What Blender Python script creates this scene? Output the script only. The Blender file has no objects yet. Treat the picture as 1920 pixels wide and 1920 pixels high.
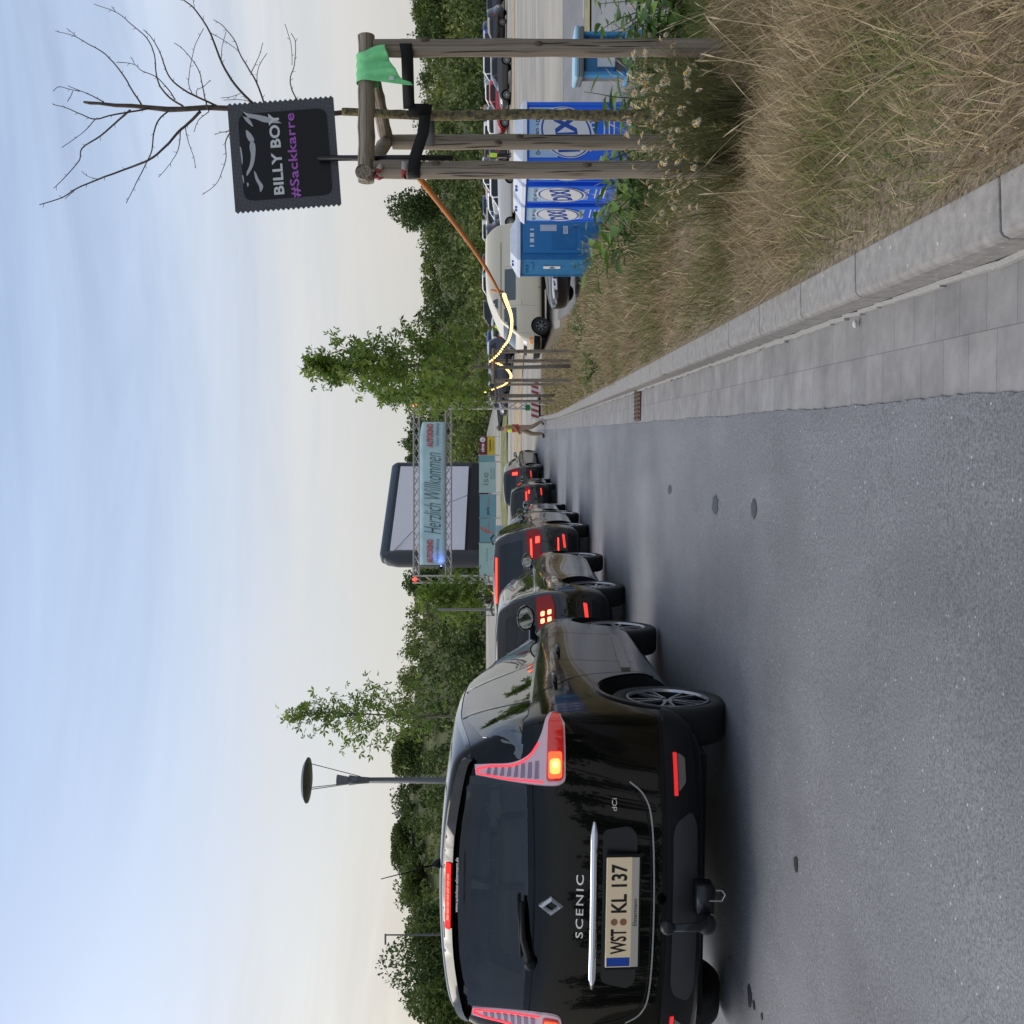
import bpy, bmesh, math, random
import numpy as np
from mathutils import Vector, Matrix, geometry
from mathutils.bvhtree import BVHTree
from math import radians as R, sin, cos, pi, sqrt, atan2
random.seed(7); rng = np.random.default_rng(7)
S = bpy.context.scene
COL = S.collection
H = 1.09; F = 1922.0                      # eye height, focal length in photo pixels

# ------------------------------------------------------------------ camera, sky, sun, exposure
cd = bpy.data.cameras.new('camera'); cam = bpy.data.objects.new('camera', cd); COL.objects.link(cam)
cd.sensor_width = 36; cd.lens = 36*F/1920; cd.clip_end = 3000; cd.clip_start = 0.05
cam.matrix_world = Matrix(((0,1,0,0),(0,0,-1,0),(-1,0,0,H),(0,0,0,1)))   # the phone lay on its side
S.camera = cam
SUN_EL, SUN_AZ = 24, -62                  # degrees above the horizon / from the view axis (left)
w = bpy.data.worlds.new('World'); S.world = w; w.use_nodes = True
nt = w.node_tree; N = nt.nodes; L = nt.links; N.clear()
out = N.new('ShaderNodeOutputWorld'); bg = N.new('ShaderNodeBackground'); L.new(bg.outputs[0], out.inputs[0])
sky = N.new('ShaderNodeTexSky'); sky.sky_type = 'NISHITA'; sky.sun_disc = False
sky.sun_elevation = R(SUN_EL); sky.sun_rotation = R(SUN_AZ); sky.air_density = 1.0; sky.dust_density = 2.0; sky.ozone_density = 1.5
bg.inputs[1].default_value = 0.13
tc = N.new('ShaderNodeTexCoord'); sep = N.new('ShaderNodeSeparateXYZ'); L.new(tc.outputs['Generated'], sep.inputs[0])
# thin streaky cloud veil, thickening to the horizon
mp = N.new('ShaderNodeMapping'); mp.inputs['Scale'].default_value = (.8, 1.1, 8.0); L.new(tc.outputs['Generated'], mp.inputs[0])
mp.inputs['Rotation'].default_value = (0.06, 0.10, 0)
nz = N.new('ShaderNodeTexNoise'); nz.inputs['Scale'].default_value = 2.7; nz.inputs['Detail'].default_value = 7; nz.inputs['Roughness'].default_value = .56
nz.inputs['Distortion'].default_value = .5
L.new(mp.outputs[0], nz.inputs[0])
rz = N.new('ShaderNodeValToRGB'); rz.color_ramp.elements[0].position = .35; rz.color_ramp.elements[1].position = .72
L.new(nz.outputs[0], rz.inputs[0])
veil = N.new('ShaderNodeValToRGB'); e = veil.color_ramp.elements
e[0].position = .02; e[0].color = (.93,)*3+(1,); e[1].position = .62; e[1].color = (.80,)*3+(1,)
m = e.new(.22); m.color = (.86,)*3+(1,); m = e.new(.34); m.color = (.60,)*3+(1,)
L.new(sep.outputs[2], veil.inputs[0])
ma = N.new('ShaderNodeMath'); ma.operation = 'MULTIPLY_ADD'; ma.inputs[1].default_value = .32; ma.use_clamp = True
L.new(rz.outputs[0], ma.inputs[0]); 
sb = N.new('ShaderNodeMath'); sb.operation = 'SUBTRACT'; sb.inputs[1].default_value = .12; L.new(veil.outputs[0], sb.inputs[0]); L.new(sb.outputs[0], ma.inputs[2])
cc = N.new('ShaderNodeValToRGB'); e = cc.color_ramp.elements
e[0].position = 0.0; e[0].color = (4.0,3.92,3.75,1); e[1].position = .75; e[1].color = (4.0,4.3,4.9,1)
m = e.new(.10); m.color = (4.45,4.4,4.3,1); m = e.new(.20); m.color = (4.9,5.0,5.15,1); m = e.new(.34); m.color = (4.5,5.3,6.8,1); m = e.new(.48); m.color = (3.3,4.3,6.2,1)
L.new(sep.outputs[2], cc.inputs[0])
# warmer towards the sunset (left)
dt = N.new('ShaderNodeVectorMath'); dt.operation = 'DOT_PRODUCT'; dt.inputs[1].default_value = (sin(R(SUN_AZ)), cos(R(SUN_AZ)), 0)
L.new(tc.outputs['Generated'], dt.inputs[0])
mr = N.new('ShaderNodeMapRange'); mr.inputs[1].default_value = -.4; mr.inputs[2].default_value = 1; L.new(dt.outputs['Value'], mr.inputs[0])
wm = N.new('ShaderNodeMix'); wm.data_type = 'RGBA'; wm.blend_type = 'MULTIPLY'; wm.inputs[7].default_value = (1.15,1.06,.93,1)
hz = N.new('ShaderNodeMapRange'); hz.inputs[1].default_value = .3; hz.inputs[2].default_value = 0; L.new(sep.outputs[2], hz.inputs[0])
mm = N.new('ShaderNodeMath'); mm.operation = 'MULTIPLY'; L.new(mr.outputs[0], mm.inputs[0]); L.new(hz.outputs[0], mm.inputs[1])
L.new(mm.outputs[0], wm.inputs[0]); L.new(cc.outputs[0], wm.inputs[6])
mx = N.new('ShaderNodeMix'); mx.data_type = 'RGBA'; L.new(ma.outputs[0], mx.inputs[0]); L.new(sky.outputs[0], mx.inputs[6]); L.new(wm.outputs[2], mx.inputs[7])
L.new(mx.outputs[2], bg.inputs[0])
sl = bpy.data.lights.new('sun', 'SUN'); sl.energy = 1.9; sl.angle = R(45); sl.color = (1, .925, .83)
so = bpy.data.objects.new('sun', sl); COL.objects.link(so)
d = Vector((sin(R(SUN_AZ))*cos(R(60)), cos(R(SUN_AZ))*cos(R(60)), sin(R(60))))
so.rotation_euler = d.to_track_quat('Z', 'Y').to_euler()
S.view_settings.view_transform = 'Standard'; S.view_settings.look = 'None'; S.view_settings.exposure = 0.2; S.view_settings.gamma = 1

# ------------------------------------------------------------------ helpers
def link(o, parent=None):
    COL.objects.link(o)
    if parent: o.parent = parent
    return o
def tag(o, label=None, cat=None, group=None, kind=None):
    if label: o['label'] = label
    if cat: o['category'] = cat
    if group: o['group'] = group
    if kind: o['kind'] = kind
    return o
def thing(name, label, cat, loc=(0,0,0), rz=0, group=None, rot=None):
    o = bpy.data.objects.new(name, None); COL.objects.link(o); o.location = loc
    o.rotation_euler = rot if rot else (0,0,rz); o.empty_display_size = .2
    return tag(o, label, cat, group)
def mesh_obj(name, me, mat=None, parent=None, smooth=True, loc=None, rot=None):
    o = bpy.data.objects.new(name, me); link(o, parent)
    if mat is not None and not me.materials:
        for m_ in (mat if isinstance(mat, (list, tuple)) else [mat]): me.materials.append(m_)
    if smooth: me.shade_smooth()
    if loc: o.location = loc
    if rot: o.rotation_euler = rot
    return o
def np_mesh(name, verts, faces, attr=None):
    """verts (n,3), faces (m,k) arrays -> mesh; attr: per-face float 'rnd'"""
    verts = np.asarray(verts, dtype=np.float32); faces = np.asarray(faces, dtype=np.int32)
    me = bpy.data.meshes.new(name); n, k = faces.shape
    me.vertices.add(len(verts)); me.vertices.foreach_set('co', verts.ravel())
    me.loops.add(n*k); me.loops.foreach_set('vertex_index', faces.ravel())
    me.polygons.add(n); me.polygons.foreach_set('loop_start', np.arange(0, n*k, k, dtype=np.int32))
    me.polygons.foreach_set('loop_total', np.full(n, k, dtype=np.int32))
    me.update(calc_edges=True)
    if attr is not None:
        a = me.attributes.new('rnd', 'FLOAT', 'FACE'); a.data.foreach_set('value', np.asarray(attr, dtype=np.float32))
    return me
class MB:
    """collects simple solids into one mesh"""
    def __init__(s): s.v = []; s.f = []; s.mi = []; s.m = 0
    def add(s, vs, fs):
        b = len(s.v); s.v += [tuple(p) for p in vs]; s.f += [tuple(b+i for i in f) for f in fs]; s.mi += [s.m]*len(fs); return s
    def box(s, c, size, M=None, bev=0):
        x,y,z = [a/2 for a in size]
        vs = [Vector((i*x,j*y,k*z)) for k in (-1,1) for j in (-1,1) for i in (-1,1)]
        if M is not None: vs = [M @ p for p in vs]
        vs = [p+Vector(c) for p in vs]
        return s.add(vs, [(0,2,3,1),(4,5,7,6),(0,1,5,4),(2,6,7,3),(0,4,6,2),(1,3,7,5)])
    def tube(s, pts, rad, n=8, cap=True):
        pts = [Vector(p) for p in pts]; k = len(pts)
        if not hasattr(rad, '__len__'): rad = [rad]*k
        b = len(s.v); up = None
        for i,p in enumerate(pts):
            d = (pts[min(i+1,k-1)]-pts[max(i-1,0)]).normalized()
            if up is None: up = Vector((0,0,1)) if abs(d.z) < .9 else Vector((0,1,0))
            a = d.cross(up).normalized(); c = a.cross(d).normalized(); up = c
            for j in range(n):
                t = 2*pi*j/n; s.v.append(tuple(p + (a*cos(t)+c*sin(t))*rad[i]))
        for i in range(k-1):
            for j in range(n):
                j2 = (j+1)%n; s.f.append((b+i*n+j, b+i*n+j2, b+(i+1)*n+j2, b+(i+1)*n+j)); s.mi.append(s.m)
        if cap:
            s.f.append(tuple(b+j for j in range(n))[::-1]); s.f.append(tuple(b+(k-1)*n+j for j in range(n))); s.mi += [s.m]*2
        return s
    def lathe(s, prof, n=32, M=None, closed=False):
        """prof: (r, h) about the z axis"""
        b = len(s.v); k = len(prof)
        for r,h in prof:
            for j in range(n):
                t = 2*pi*j/n; p = Vector((r*cos(t), r*sin(t), h)); s.v.append(tuple(M @ p if M else p))
        for i in range(k if closed else k-1):
            i2 = (i+1)%k
            for j in range(n):
                j2 = (j+1)%n; s.f.append((b+i*n+j, b+i*n+j2, b+i2*n+j2, b+i2*n+j)); s.mi.append(s.m)
        return s
    def prism(s, poly, z0, z1, M=None):
        n = len(poly); vs = [Vector((x,y,z0)) for x,y in poly]+[Vector((x,y,z1)) for x,y in poly]
        if M is not None: vs = [M @ p for p in vs]
        return s.add(vs, [tuple(range(n))[::-1], tuple(range(n,2*n))]+[(i,(i+1)%n,n+(i+1)%n,n+i) for i in range(n)])
    def sphere(s, c, r, n=12, m=8, sc=(1,1,1)):
        b = len(s.v)
        for i in range(m+1):
            ph = pi*i/m
            for j in range(n):
                t = 2*pi*j/n; s.v.append((c[0]+r*sc[0]*sin(ph)*cos(t), c[1]+r*sc[1]*sin(ph)*sin(t), c[2]+r*sc[2]*cos(ph)))
        for i in range(m):
            for j in range(n):
                j2 = (j+1)%n; s.f.append((b+i*n+j, b+(i+1)*n+j, b+(i+1)*n+j2, b+i*n+j2)); s.mi.append(s.m)
        return s
    def mesh(s, name='m'):
        me = bpy.data.meshes.new(name); me.from_pydata(s.v, [], s.f)
        if any(s.mi): me.polygons.foreach_set('material_index', s.mi)
        bm = bmesh.new(); bm.from_mesh(me); bmesh.ops.recalc_face_normals(bm, faces=bm.faces); bm.to_mesh(me); bm.free()
        return me
    def obj(s, name, mat, parent=None, smooth=False, bevel=0, auto=None, **k):
        o = mesh_obj(name, s.mesh(name), mat, parent, smooth=smooth, **k)
        if bevel:
            b = o.modifiers.new('b','BEVEL'); b.width = bevel; b.segments = 2; b.limit_method = 'ANGLE'; b.angle_limit = R(35)
        if auto: sharp(o.data, auto)
        return o
def sharp(me, ang=35):
    bm = bmesh.new(); bm.from_mesh(me)
    for e_ in bm.edges:
        if len(e_.link_faces) == 2 and e_.calc_face_angle(0) > R(ang): e_.smooth = False
    bm.to_mesh(me); bm.free()
    for p in me.polygons: p.use_smooth = True
def P(ix, iy, D):
    """photo pixel (column, row) at depth D -> world point, used to read positions off the photograph"""
    return Vector(((960-iy)/F*D, D, H-(ix-960)/F*D))

# ------------------------------------------------------------------ materials
def M_(name, col, rough=.6, metal=0, coat=0, emit=0, ecol=None, spec=.5, noise=0, nscale=20, bump=0, bscale=60, coords='Object', alpha=1, trans=0):
    m = bpy.data.materials.new(name); m.use_nodes = True
    n = m.node_tree.nodes; l = m.node_tree.links; b = n['Principled BSDF']
    b.inputs['Base Color'].default_value = (*col, 1); b.inputs['Roughness'].default_value = rough; b.inputs['Metallic'].default_value = metal
    b.inputs['Coat Weight'].default_value = coat; b.inputs['Coat Roughness'].default_value = .02; b.inputs['Specular IOR Level'].default_value = spec
    if trans: b.inputs['Transmission Weight'].default_value = trans
    if emit: b.inputs['Emission Color'].default_value = (*(ecol or col), 1); b.inputs['Emission Strength'].default_value = emit
    if noise or bump:
        t = n.new('ShaderNodeTexCoord')
    if noise:
        z = n.new('ShaderNodeTexNoise'); z.inputs['Scale'].default_value = nscale; z.inputs['Detail'].default_value = 6; l.new(t.outputs[coords], z.inputs[0])
        r = n.new('ShaderNodeMapRange'); r.inputs[1].default_value = .3; r.inputs[2].default_value = .7; r.inputs[3].default_value = 1-noise; r.inputs[4].default_value = 1+noise
        l.new(z.outputs[0], r.inputs[0])
        x = n.new('ShaderNodeVectorMath'); x.operation = 'SCALE'; x.inputs[0].default_value = col; l.new(r.outputs[0], x.inputs['Scale']); l.new(x.outputs[0], b.inputs['Base Color'])
    if bump:
        z = n.new('ShaderNodeTexNoise'); z.inputs['Scale'].default_value = bscale; z.inputs['Detail'].default_value = 4; l.new(t.outputs[coords], z.inputs[0])
        u = n.new('ShaderNodeBump'); u.inputs['Strength'].default_value = bump; u.inputs['Distance'].default_value = .01; l.new(z.outputs[0], u.inputs['Height']); l.new(u.outputs[0], b.inputs['Normal'])
    return m
def leaf_mat(name, cols, rough=.55, transl=.25):
    """cols: list of (pos, rgb) over per-leaf random value"""
    m = bpy.data.materials.new(name); m.use_nodes = True; n = m.node_tree.nodes; l = m.node_tree.links; b = n['Principled BSDF']
    a = n.new('ShaderNodeAttribute'); a.attribute_name = 'rnd'; r = n.new('ShaderNodeValToRGB'); l.new(a.outputs['Fac'], r.inputs[0])
    e = r.color_ramp.elements; e[0].position = cols[0][0]; e[0].color = (*cols[0][1],1); e[1].position = cols[-1][0]; e[1].color = (*cols[-1][1],1)
    for p,c in cols[1:-1]:
        q = e.new(p); q.color = (*c,1)
    l.new(r.outputs[0], b.inputs['Base Color']); b.inputs['Roughness'].default_value = rough; b.inputs['Specular IOR Level'].default_value = .3
    if transl:
        o = n['Material Output']; t = n.new('ShaderNodeBsdfTranslucent'); l.new(r.outputs[0], t.inputs[0])
        x = n.new('ShaderNodeMixShader'); x.inputs[0].default_value = transl; l.new(b.outputs[0], x.inputs[1]); l.new(t.outputs[0], x.inputs[2]); l.new(x.outputs[0], o.inputs[0])
    return m
def nodes_of(m): return m.node_tree.nodes, m.node_tree.links, m.node_tree.nodes['Principled BSDF']

black_paint = M_('black_paint', (.0025,.0025,.003), .12, coat=.42, spec=.1)
black_plastic = M_('black_plastic', (.006,.0065,.008), .5, spec=.3, bump=.05, bscale=300)
trim_black = M_('gloss_black', (.006,.006,.008), .15, coat=.6)
rubber = M_('rubber', (.013,.013,.014), .75, bump=.1, bscale=150)
well = M_('wheel_well', (.004,.004,.004), .9)
def pane_mat(name, tint, refl=.95, ior=1.6):
    m = bpy.data.materials.new(name); m.use_nodes = True; n = m.node_tree.nodes; l = m.node_tree.links; n.remove(n['Principled BSDF'])
    t = n.new('ShaderNodeBsdfTransparent'); t.inputs[0].default_value = (*tint,1); gl_ = n.new('ShaderNodeBsdfGlossy'); gl_.inputs['Roughness'].default_value = .015; gl_.inputs[0].default_value = (refl,)*3+(1,)
    f = n.new('ShaderNodeFresnel'); f.inputs[0].default_value = ior; x = n.new('ShaderNodeMixShader'); l.new(f.outputs[0], x.inputs[0]); l.new(t.outputs[0], x.inputs[1]); l.new(gl_.outputs[0], x.inputs[2]); l.new(x.outputs[0], n['Material Output'].inputs[0]); return m
pane = pane_mat('window_pane', (.62,.68,.66), ior=2.4); pane_tint = pane_mat('tinted_pane', (.72,.80,.76), ior=1.6)
glass_dark = M_('tinted_glass', (.003,.005,.006), .03, spec=.55, coat=.05)
alloy = M_('alloy', (.42,.43,.45), .25, metal=.9)
alloy_dark = M_('dark_alloy', (.03,.032,.037), .35, metal=.6)
chrome = M_('chrome', (.85,.86,.88), .16, metal=1)
white_plastic = M_('white_print', (.72,.73,.74), .4)
lamp_red = M_('lamp_red', (.13,.002,.004), .2, coat=.25, spec=.3, emit=.05, ecol=(1,.02,.01))
lamp_lit = M_('lamp_red_lit', (.8,.03,.02), .2, emit=4, ecol=(1,.035,.02))
lamp_core = M_('lamp_core', (1,.3,.2), .3, emit=7, ecol=(1,.16,.06))
lamp_clear = M_('lamp_clear', (.62,.58,.64), .12, coat=1, metal=.25)
lamp_amber = M_('amber_lens', (.75,.2,.02), .2, coat=1, emit=.15)
seam_m = M_('panel_gap', (.001,.001,.001), .9)
plate_white = M_('plate', (.72,.70,.62), .35)
plate_lit = M_('lit_plate', (.70,.58,.40), .4, emit=.10, ecol=(1,.72,.4))
plate_blue = M_('plate_blue', (.01,.07,.42), .4)
ink = M_('black_lettering', (.008,.008,.009), .5)
ink_red = M_('red_lettering', (.6,.03,.03), .5)
# ------------------------------------------------------------------ terrain
def kx(y): return .392 + .0795*y                     # foot of the kerb
def ax(y): return .088 + .078*y if y < 60 else .088+.078*60   # edge of the asphalt
def sst(a, b, x):
    t = np.clip((np.asarray(x, dtype=float)-a)/(np.asarray(b, dtype=float)-a), 0, 1); return t*t*(3-2*t)
def zr(y):
    y = np.asarray(y, dtype=float); s = 2.2
    return -.013*y + .093*s*np.log1p(np.exp(np.clip((y-34)/s, -30, 30)))
def zl(y):
    return np.interp(y, [-50, 27, 33, 39, 72, 85, 100, 700], [-1.25,-1.25,-1.05,-.37,1.15,1.75,2.4,2.6])
def ridge(x):
    x = np.asarray(x, dtype=float)
    return 9.2 + .8*np.sin(x*.085+1) + .5*np.sin(x*.21) - 2.2*sst(-46, -62, x) + 3.9*np.exp(-((x+37)/17)**2)
def gz(x, y):
    x = np.asarray(x, dtype=float); y = np.asarray(y, dtype=float)
    f = sst(36, 46, y); k = .392+.0795*y
    e0 = (k+1.9+.35*(y<9))*(1-f) + 5*f; e1 = (k+3.3)*(1-f) + 13*f
    t = sst(e0, e1, x)
    zc = np.minimum(zr(y), 2.9 + .002*y)
    z = zc*(1-t) + zl(y)*t
    return z + ridge(x)*sst(86, 142, y) 
def g(x, y): return float(gz(x, y))
def grid(name, us, vs, fn, mat, kind='structure', uv=None):
    us = list(us); vs = list(vs); nu, nv = len(us), len(vs)
    V = np.array([fn(u, v) for v in vs for u in us]); i = np.arange(nu*nv).reshape(nv, nu)
    Fc = np.stack([i[:-1,:-1], i[:-1,1:], i[1:,1:], i[1:,:-1]], -1).reshape(-1, 4)
    me = np_mesh(name, V, Fc)
    if uv:
        l = me.uv_layers.new(name='uv'); idx = np.zeros(len(me.loops), dtype=np.int32); me.loops.foreach_get('vertex_index', idx)
        UV = np.array([uv(u, v) for v in vs for u in us]); l.data.foreach_set('uv', UV[idx].ravel().astype(np.float32))
    o = mesh_obj(name, me, mat); return tag(o, kind=kind)

def asphalt(name, dark, light, speck, patchy=1.0):
    m = bpy.data.materials.new(name); m.use_nodes = True; n, l, b = nodes_of(m)
    t = n.new('ShaderNodeTexCoord')
    def noise(sc, det=3, rough=.5, vec=None):
        z = n.new('ShaderNodeTexNoise'); z.inputs['Scale'].default_value = sc; z.inputs['Detail'].default_value = det; z.inputs['Roughness'].default_value = rough
        l.new(vec or t.outputs['Object'], z.inputs[0]); return z
    z1 = noise(120, 4, .8); r1 = n.new('ShaderNodeValToRGB'); e = r1.color_ramp.elements
    e[0].position = .32; e[0].color = (*dark,1); e[1].position = .70; e[1].color = (*light,1); l.new(z1.outputs[0], r1.inputs[0])
    v = n.new('ShaderNodeTexVoronoi'); v.inputs['Scale'].default_value = 75; l.new(t.outputs['Object'], v.inputs[0])
    rv = n.new('ShaderNodeSeparateColor'); l.new(v.outputs['Color'], rv.inputs[0])
    g1 = n.new('ShaderNodeMath'); g1.operation = 'GREATER_THAN'; g1.inputs[1].default_value = .984; l.new(rv.outputs[0], g1.inputs[0])
    g2 = n.new('ShaderNodeMath'); g2.operation = 'LESS_THAN'; g2.inputs[1].default_value = .30; l.new(v.outputs['Distance'], g2.inputs[0])
    g3 = n.new('ShaderNodeMath'); g3.operation = 'MULTIPLY'; l.new(g1.outputs[0], g3.inputs[0]); l.new(g2.outputs[0], g3.inputs[1])
    sp = n.new('ShaderNodeMix'); sp.data_type = 'RGBA'; sp.inputs[7].default_value = (*speck,1); l.new(g3.outputs[0], sp.inputs[0]); l.new(r1.outputs[0], sp.inputs[6])
    # worn wheel tracks and dusty patches
    mp = n.new('ShaderNodeMapping'); mp.inputs['Scale'].default_value = (.9, .16, 1); mp.inputs['Rotation'].default_value = (0,0,R(-4.4)); l.new(t.outputs['Object'], mp.inputs[0])
    z2 = noise(.9, 5, .6, mp.outputs[0]); z3 = noise(.5, 4, .6)
    ad = n.new('ShaderNodeMath'); ad.operation = 'ADD'; l.new(z2.outputs[0], ad.inputs[0]); l.new(z3.outputs[0], ad.inputs[1])
    rr = n.new('ShaderNodeMapRange'); rr.inputs[1].default_value = .75; rr.inputs[2].default_value = 1.25; rr.inputs[3].default_value = 1-.20*patchy; rr.inputs[4].default_value = 1+.22*patchy; l.new(ad.outputs[0], rr.inputs[0])
    sc = n.new('ShaderNodeVectorMath'); sc.operation = 'SCALE'; l.new(sp.outputs[2], sc.inputs[0]); l.new(rr.outputs[0], sc.inputs['Scale']); l.new(sc.outputs[0], b.inputs['Base Color'])
    b.inputs['Roughness'].default_value = .62; b.inputs['Specular IOR Level'].default_value = .45
    u = n.new('ShaderNodeBump'); u.inputs['Strength'].default_value = .8; u.inputs['Distance'].default_value = .005; l.new(z1.outputs[0], u.inputs['Height']); l.new(u.outputs[0], b.inputs['Normal'])
    return m
road_m = asphalt('asphalt', (.048,.051,.061), (.262,.268,.29), (.42,.42,.43), 1.5)
lot_m = asphalt('lot_asphalt', (.13,.13,.135), (.22,.22,.225), (.3,.3,.3), .9)
gravel_m = M_('compacted_gravel', (.33,.30,.255), .9, noise=.22, nscale=.7, bump=.3, bscale=14)
n_, l_, b_ = nodes_of(gravel_m)       # wheel-worn streaks across the gravel
t_ = n_.new('ShaderNodeTexCoord'); mp_ = n_.new('ShaderNodeMapping'); mp_.inputs['Scale'].default_value = (.12,.45,1); mp_.inputs['Rotation'].default_value = (0,0,.07); l_.new(t_.outputs['Object'], mp_.inputs[0])
z_ = n_.new('ShaderNodeTexNoise'); z_.inputs['Scale'].default_value = 1.6; z_.inputs['Detail'].default_value = 5; l_.new(mp_.outputs[0], z_.inputs[0])
r_ = n_.new('ShaderNodeValToRGB'); e_ = r_.color_ramp.elements; e_[0].position = .35; e_[0].color = (.23,.22,.205,1); e_[1].position = .65; e_[1].color = (.36,.335,.29,1); l_.new(z_.outputs[0], r_.inputs[0]); l_.new(r_.outputs[0], b_.inputs['Base Color'])
meadow_m = M_('meadow_ground', (.075,.085,.03), .95, noise=.45, nscale=.35, bump=.4, bscale=4)
thatch_m = M_('dry_thatch', (.19,.15,.10), .95, noise=.6, nscale=60, bump=1, bscale=160)
sand_m = M_('sand_bank', (.36,.28,.18), .95, noise=.25, nscale=2, bump=.4, bscale=12)
kerb_m = M_('kerb_concrete', (.235,.225,.215), .8, noise=.20, nscale=30, bump=.2, bscale=120)
n_, l_, b_ = nodes_of(kerb_m)         # exposed pale pebbles and lime drips
src = b_.inputs['Base Color'].links[0].from_socket
t_ = n_.new('ShaderNodeTexCoord'); v_ = n_.new('ShaderNodeTexVoronoi'); v_.inputs['Scale'].default_value = 26; l_.new(t_.outputs['Object'], v_.inputs[0])
s_ = n_.new('ShaderNodeSeparateColor'); l_.new(v_.outputs['Color'], s_.inputs[0])
a1 = n_.new('ShaderNodeMath'); a1.operation = 'GREATER_THAN'; a1.inputs[1].default_value = .80; l_.new(s_.outputs[1], a1.inputs[0])
a2 = n_.new('ShaderNodeMath'); a2.operation = 'LESS_THAN'; a2.inputs[1].default_value = .13; l_.new(v_.outputs['Distance'], a2.inputs[0])
a3 = n_.new('ShaderNodeMath'); a3.operation = 'MULTIPLY'; l_.new(a1.outputs[0], a3.inputs[0]); l_.new(a2.outputs[0], a3.inputs[1])
x_ = n_.new('ShaderNodeMix'); x_.data_type = 'RGBA'; x_.inputs[7].default_value = (.42,.41,.40,1); l_.new(a3.outputs[0], x_.inputs[0]); l_.new(src, x_.inputs[6]); l_.new(x_.outputs[2], b_.inputs['Base Color'])
gut_m = bpy.data.materials.new('gutter_slabs'); gut_m.use_nodes = True; n_, l_, b_ = nodes_of(gut_m)
uv_ = n_.new('ShaderNodeUVMap'); uv_.uv_map = 'uv'; bt = n_.new('ShaderNodeTexBrick'); l_.new(uv_.outputs[0], bt.inputs[0])
bt.offset = .37; bt.inputs['Scale'].default_value = 1; bt.inputs['Brick Width'].default_value = .152; bt.inputs['Row Height'].default_value = .1535; bt.inputs['Mortar Size'].default_value = .0018; bt.inputs['Mortar Smooth'].default_value = .3
bt.inputs['Color1'].default_value = (.20,.197,.20,1); bt.inputs['Color2'].default_value = (.245,.24,.238,1); bt.inputs['Mortar'].default_value = (.14,.138,.135,1)
t_ = n_.new('ShaderNodeTexCoord'); z_ = n_.new('ShaderNodeTexNoise'); z_.inputs['Scale'].default_value = 5; z_.inputs['Detail'].default_value = 9; z_.inputs['Roughness'].default_value = .7; l_.new(t_.outputs['Object'], z_.inputs[0])
r_ = n_.new('ShaderNodeMapRange'); r_.inputs[1].default_value = .3; r_.inputs[2].default_value = .7; r_.inputs[3].default_value = .68; r_.inputs[4].default_value = 1.22; l_.new(z_.outputs[0], r_.inputs[0])
x_ = n_.new('ShaderNodeVectorMath'); x_.operation = 'SCALE'; l_.new(bt.outputs[0], x_.inputs[0]); l_.new(r_.outputs[0], x_.inputs['Scale']); l_.new(x_.outputs[0], b_.inputs['Base Color']); b_.inputs['Roughness'].default_value = .75
u_ = n_.new('ShaderNodeBump'); u_.inputs['Strength'].default_value = .3; u_.inputs['Distance'].default_value = .004; u_.invert = True; l_.new(bt.outputs['Fac'], u_.inputs['Height']); l_.new(u_.outputs[0], b_.inputs['Normal'])

ys_f = list(np.arange(-8, 12, .5)) + list(np.arange(12, 41.1, 1.0))
xs_g = sorted(set(list(np.linspace(-700,-90,12)) + list(np.arange(-90, 91, 3.0)) + list(np.linspace(90,700,12))))
ys_g = list(np.arange(-60, 0, 10)) + list(np.arange(0, 84, 3.0)) + list(np.arange(84, 160, 4)) + [170,190,230,300,420,600,900]
def gfn(x, y):
    drop = .45*(1-sst(76, 88, y)) if -34 < x < 72 else 0
    if y > 160: return (x, y, g(x, 159)-.02*(y-160))
    return (x, y, g(x, y)-float(drop))
grid('ground', xs_g, ys_g, gfn, meadow_m)
grid('road', list(np.linspace(0,.99,12))+[1], list(np.arange(-8,1.5,.5))+list(np.arange(1.5,12,.035))+list(np.arange(12,41.1,.5)), lambda u,v: (ax(v)-6.6*(1-u)+(.003*sin(v*3.1)+.002*sin(v*7.3+1)+.0035*random.uniform(-1,1) if u == 1 else 0), v, float(zr(v))+.004), road_m)
grid('gutter', np.linspace(0,1,3), ys_f, lambda u,v: (ax(v)-.03+u*(kx(v)+.05-ax(v)), v, float(zr(v))-.001-.006*u), gut_m, uv=lambda u,v: (v, u*.354-.028))
# light mortar ridge between the gutter and the kerb
mo = MB()
for i in range(0, 250):
    y0, y1 = -1+i*.16, -1+(i+1)*.16; wj = .012+.010*random.random(); z = float(zr(y0))+.002
    mo.box((kx(y0)-wj*.4+.003, (y0+y1)/2, z), (wj, .178, .016), Matrix.Rotation(R(-4.5)+random.uniform(-.06,.06),3,'Z'))
tag(mo.obj('gutter_mortar', M_('mortar', (.33,.33,.32), .9, bump=.5, bscale=80)), kind='structure')
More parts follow.
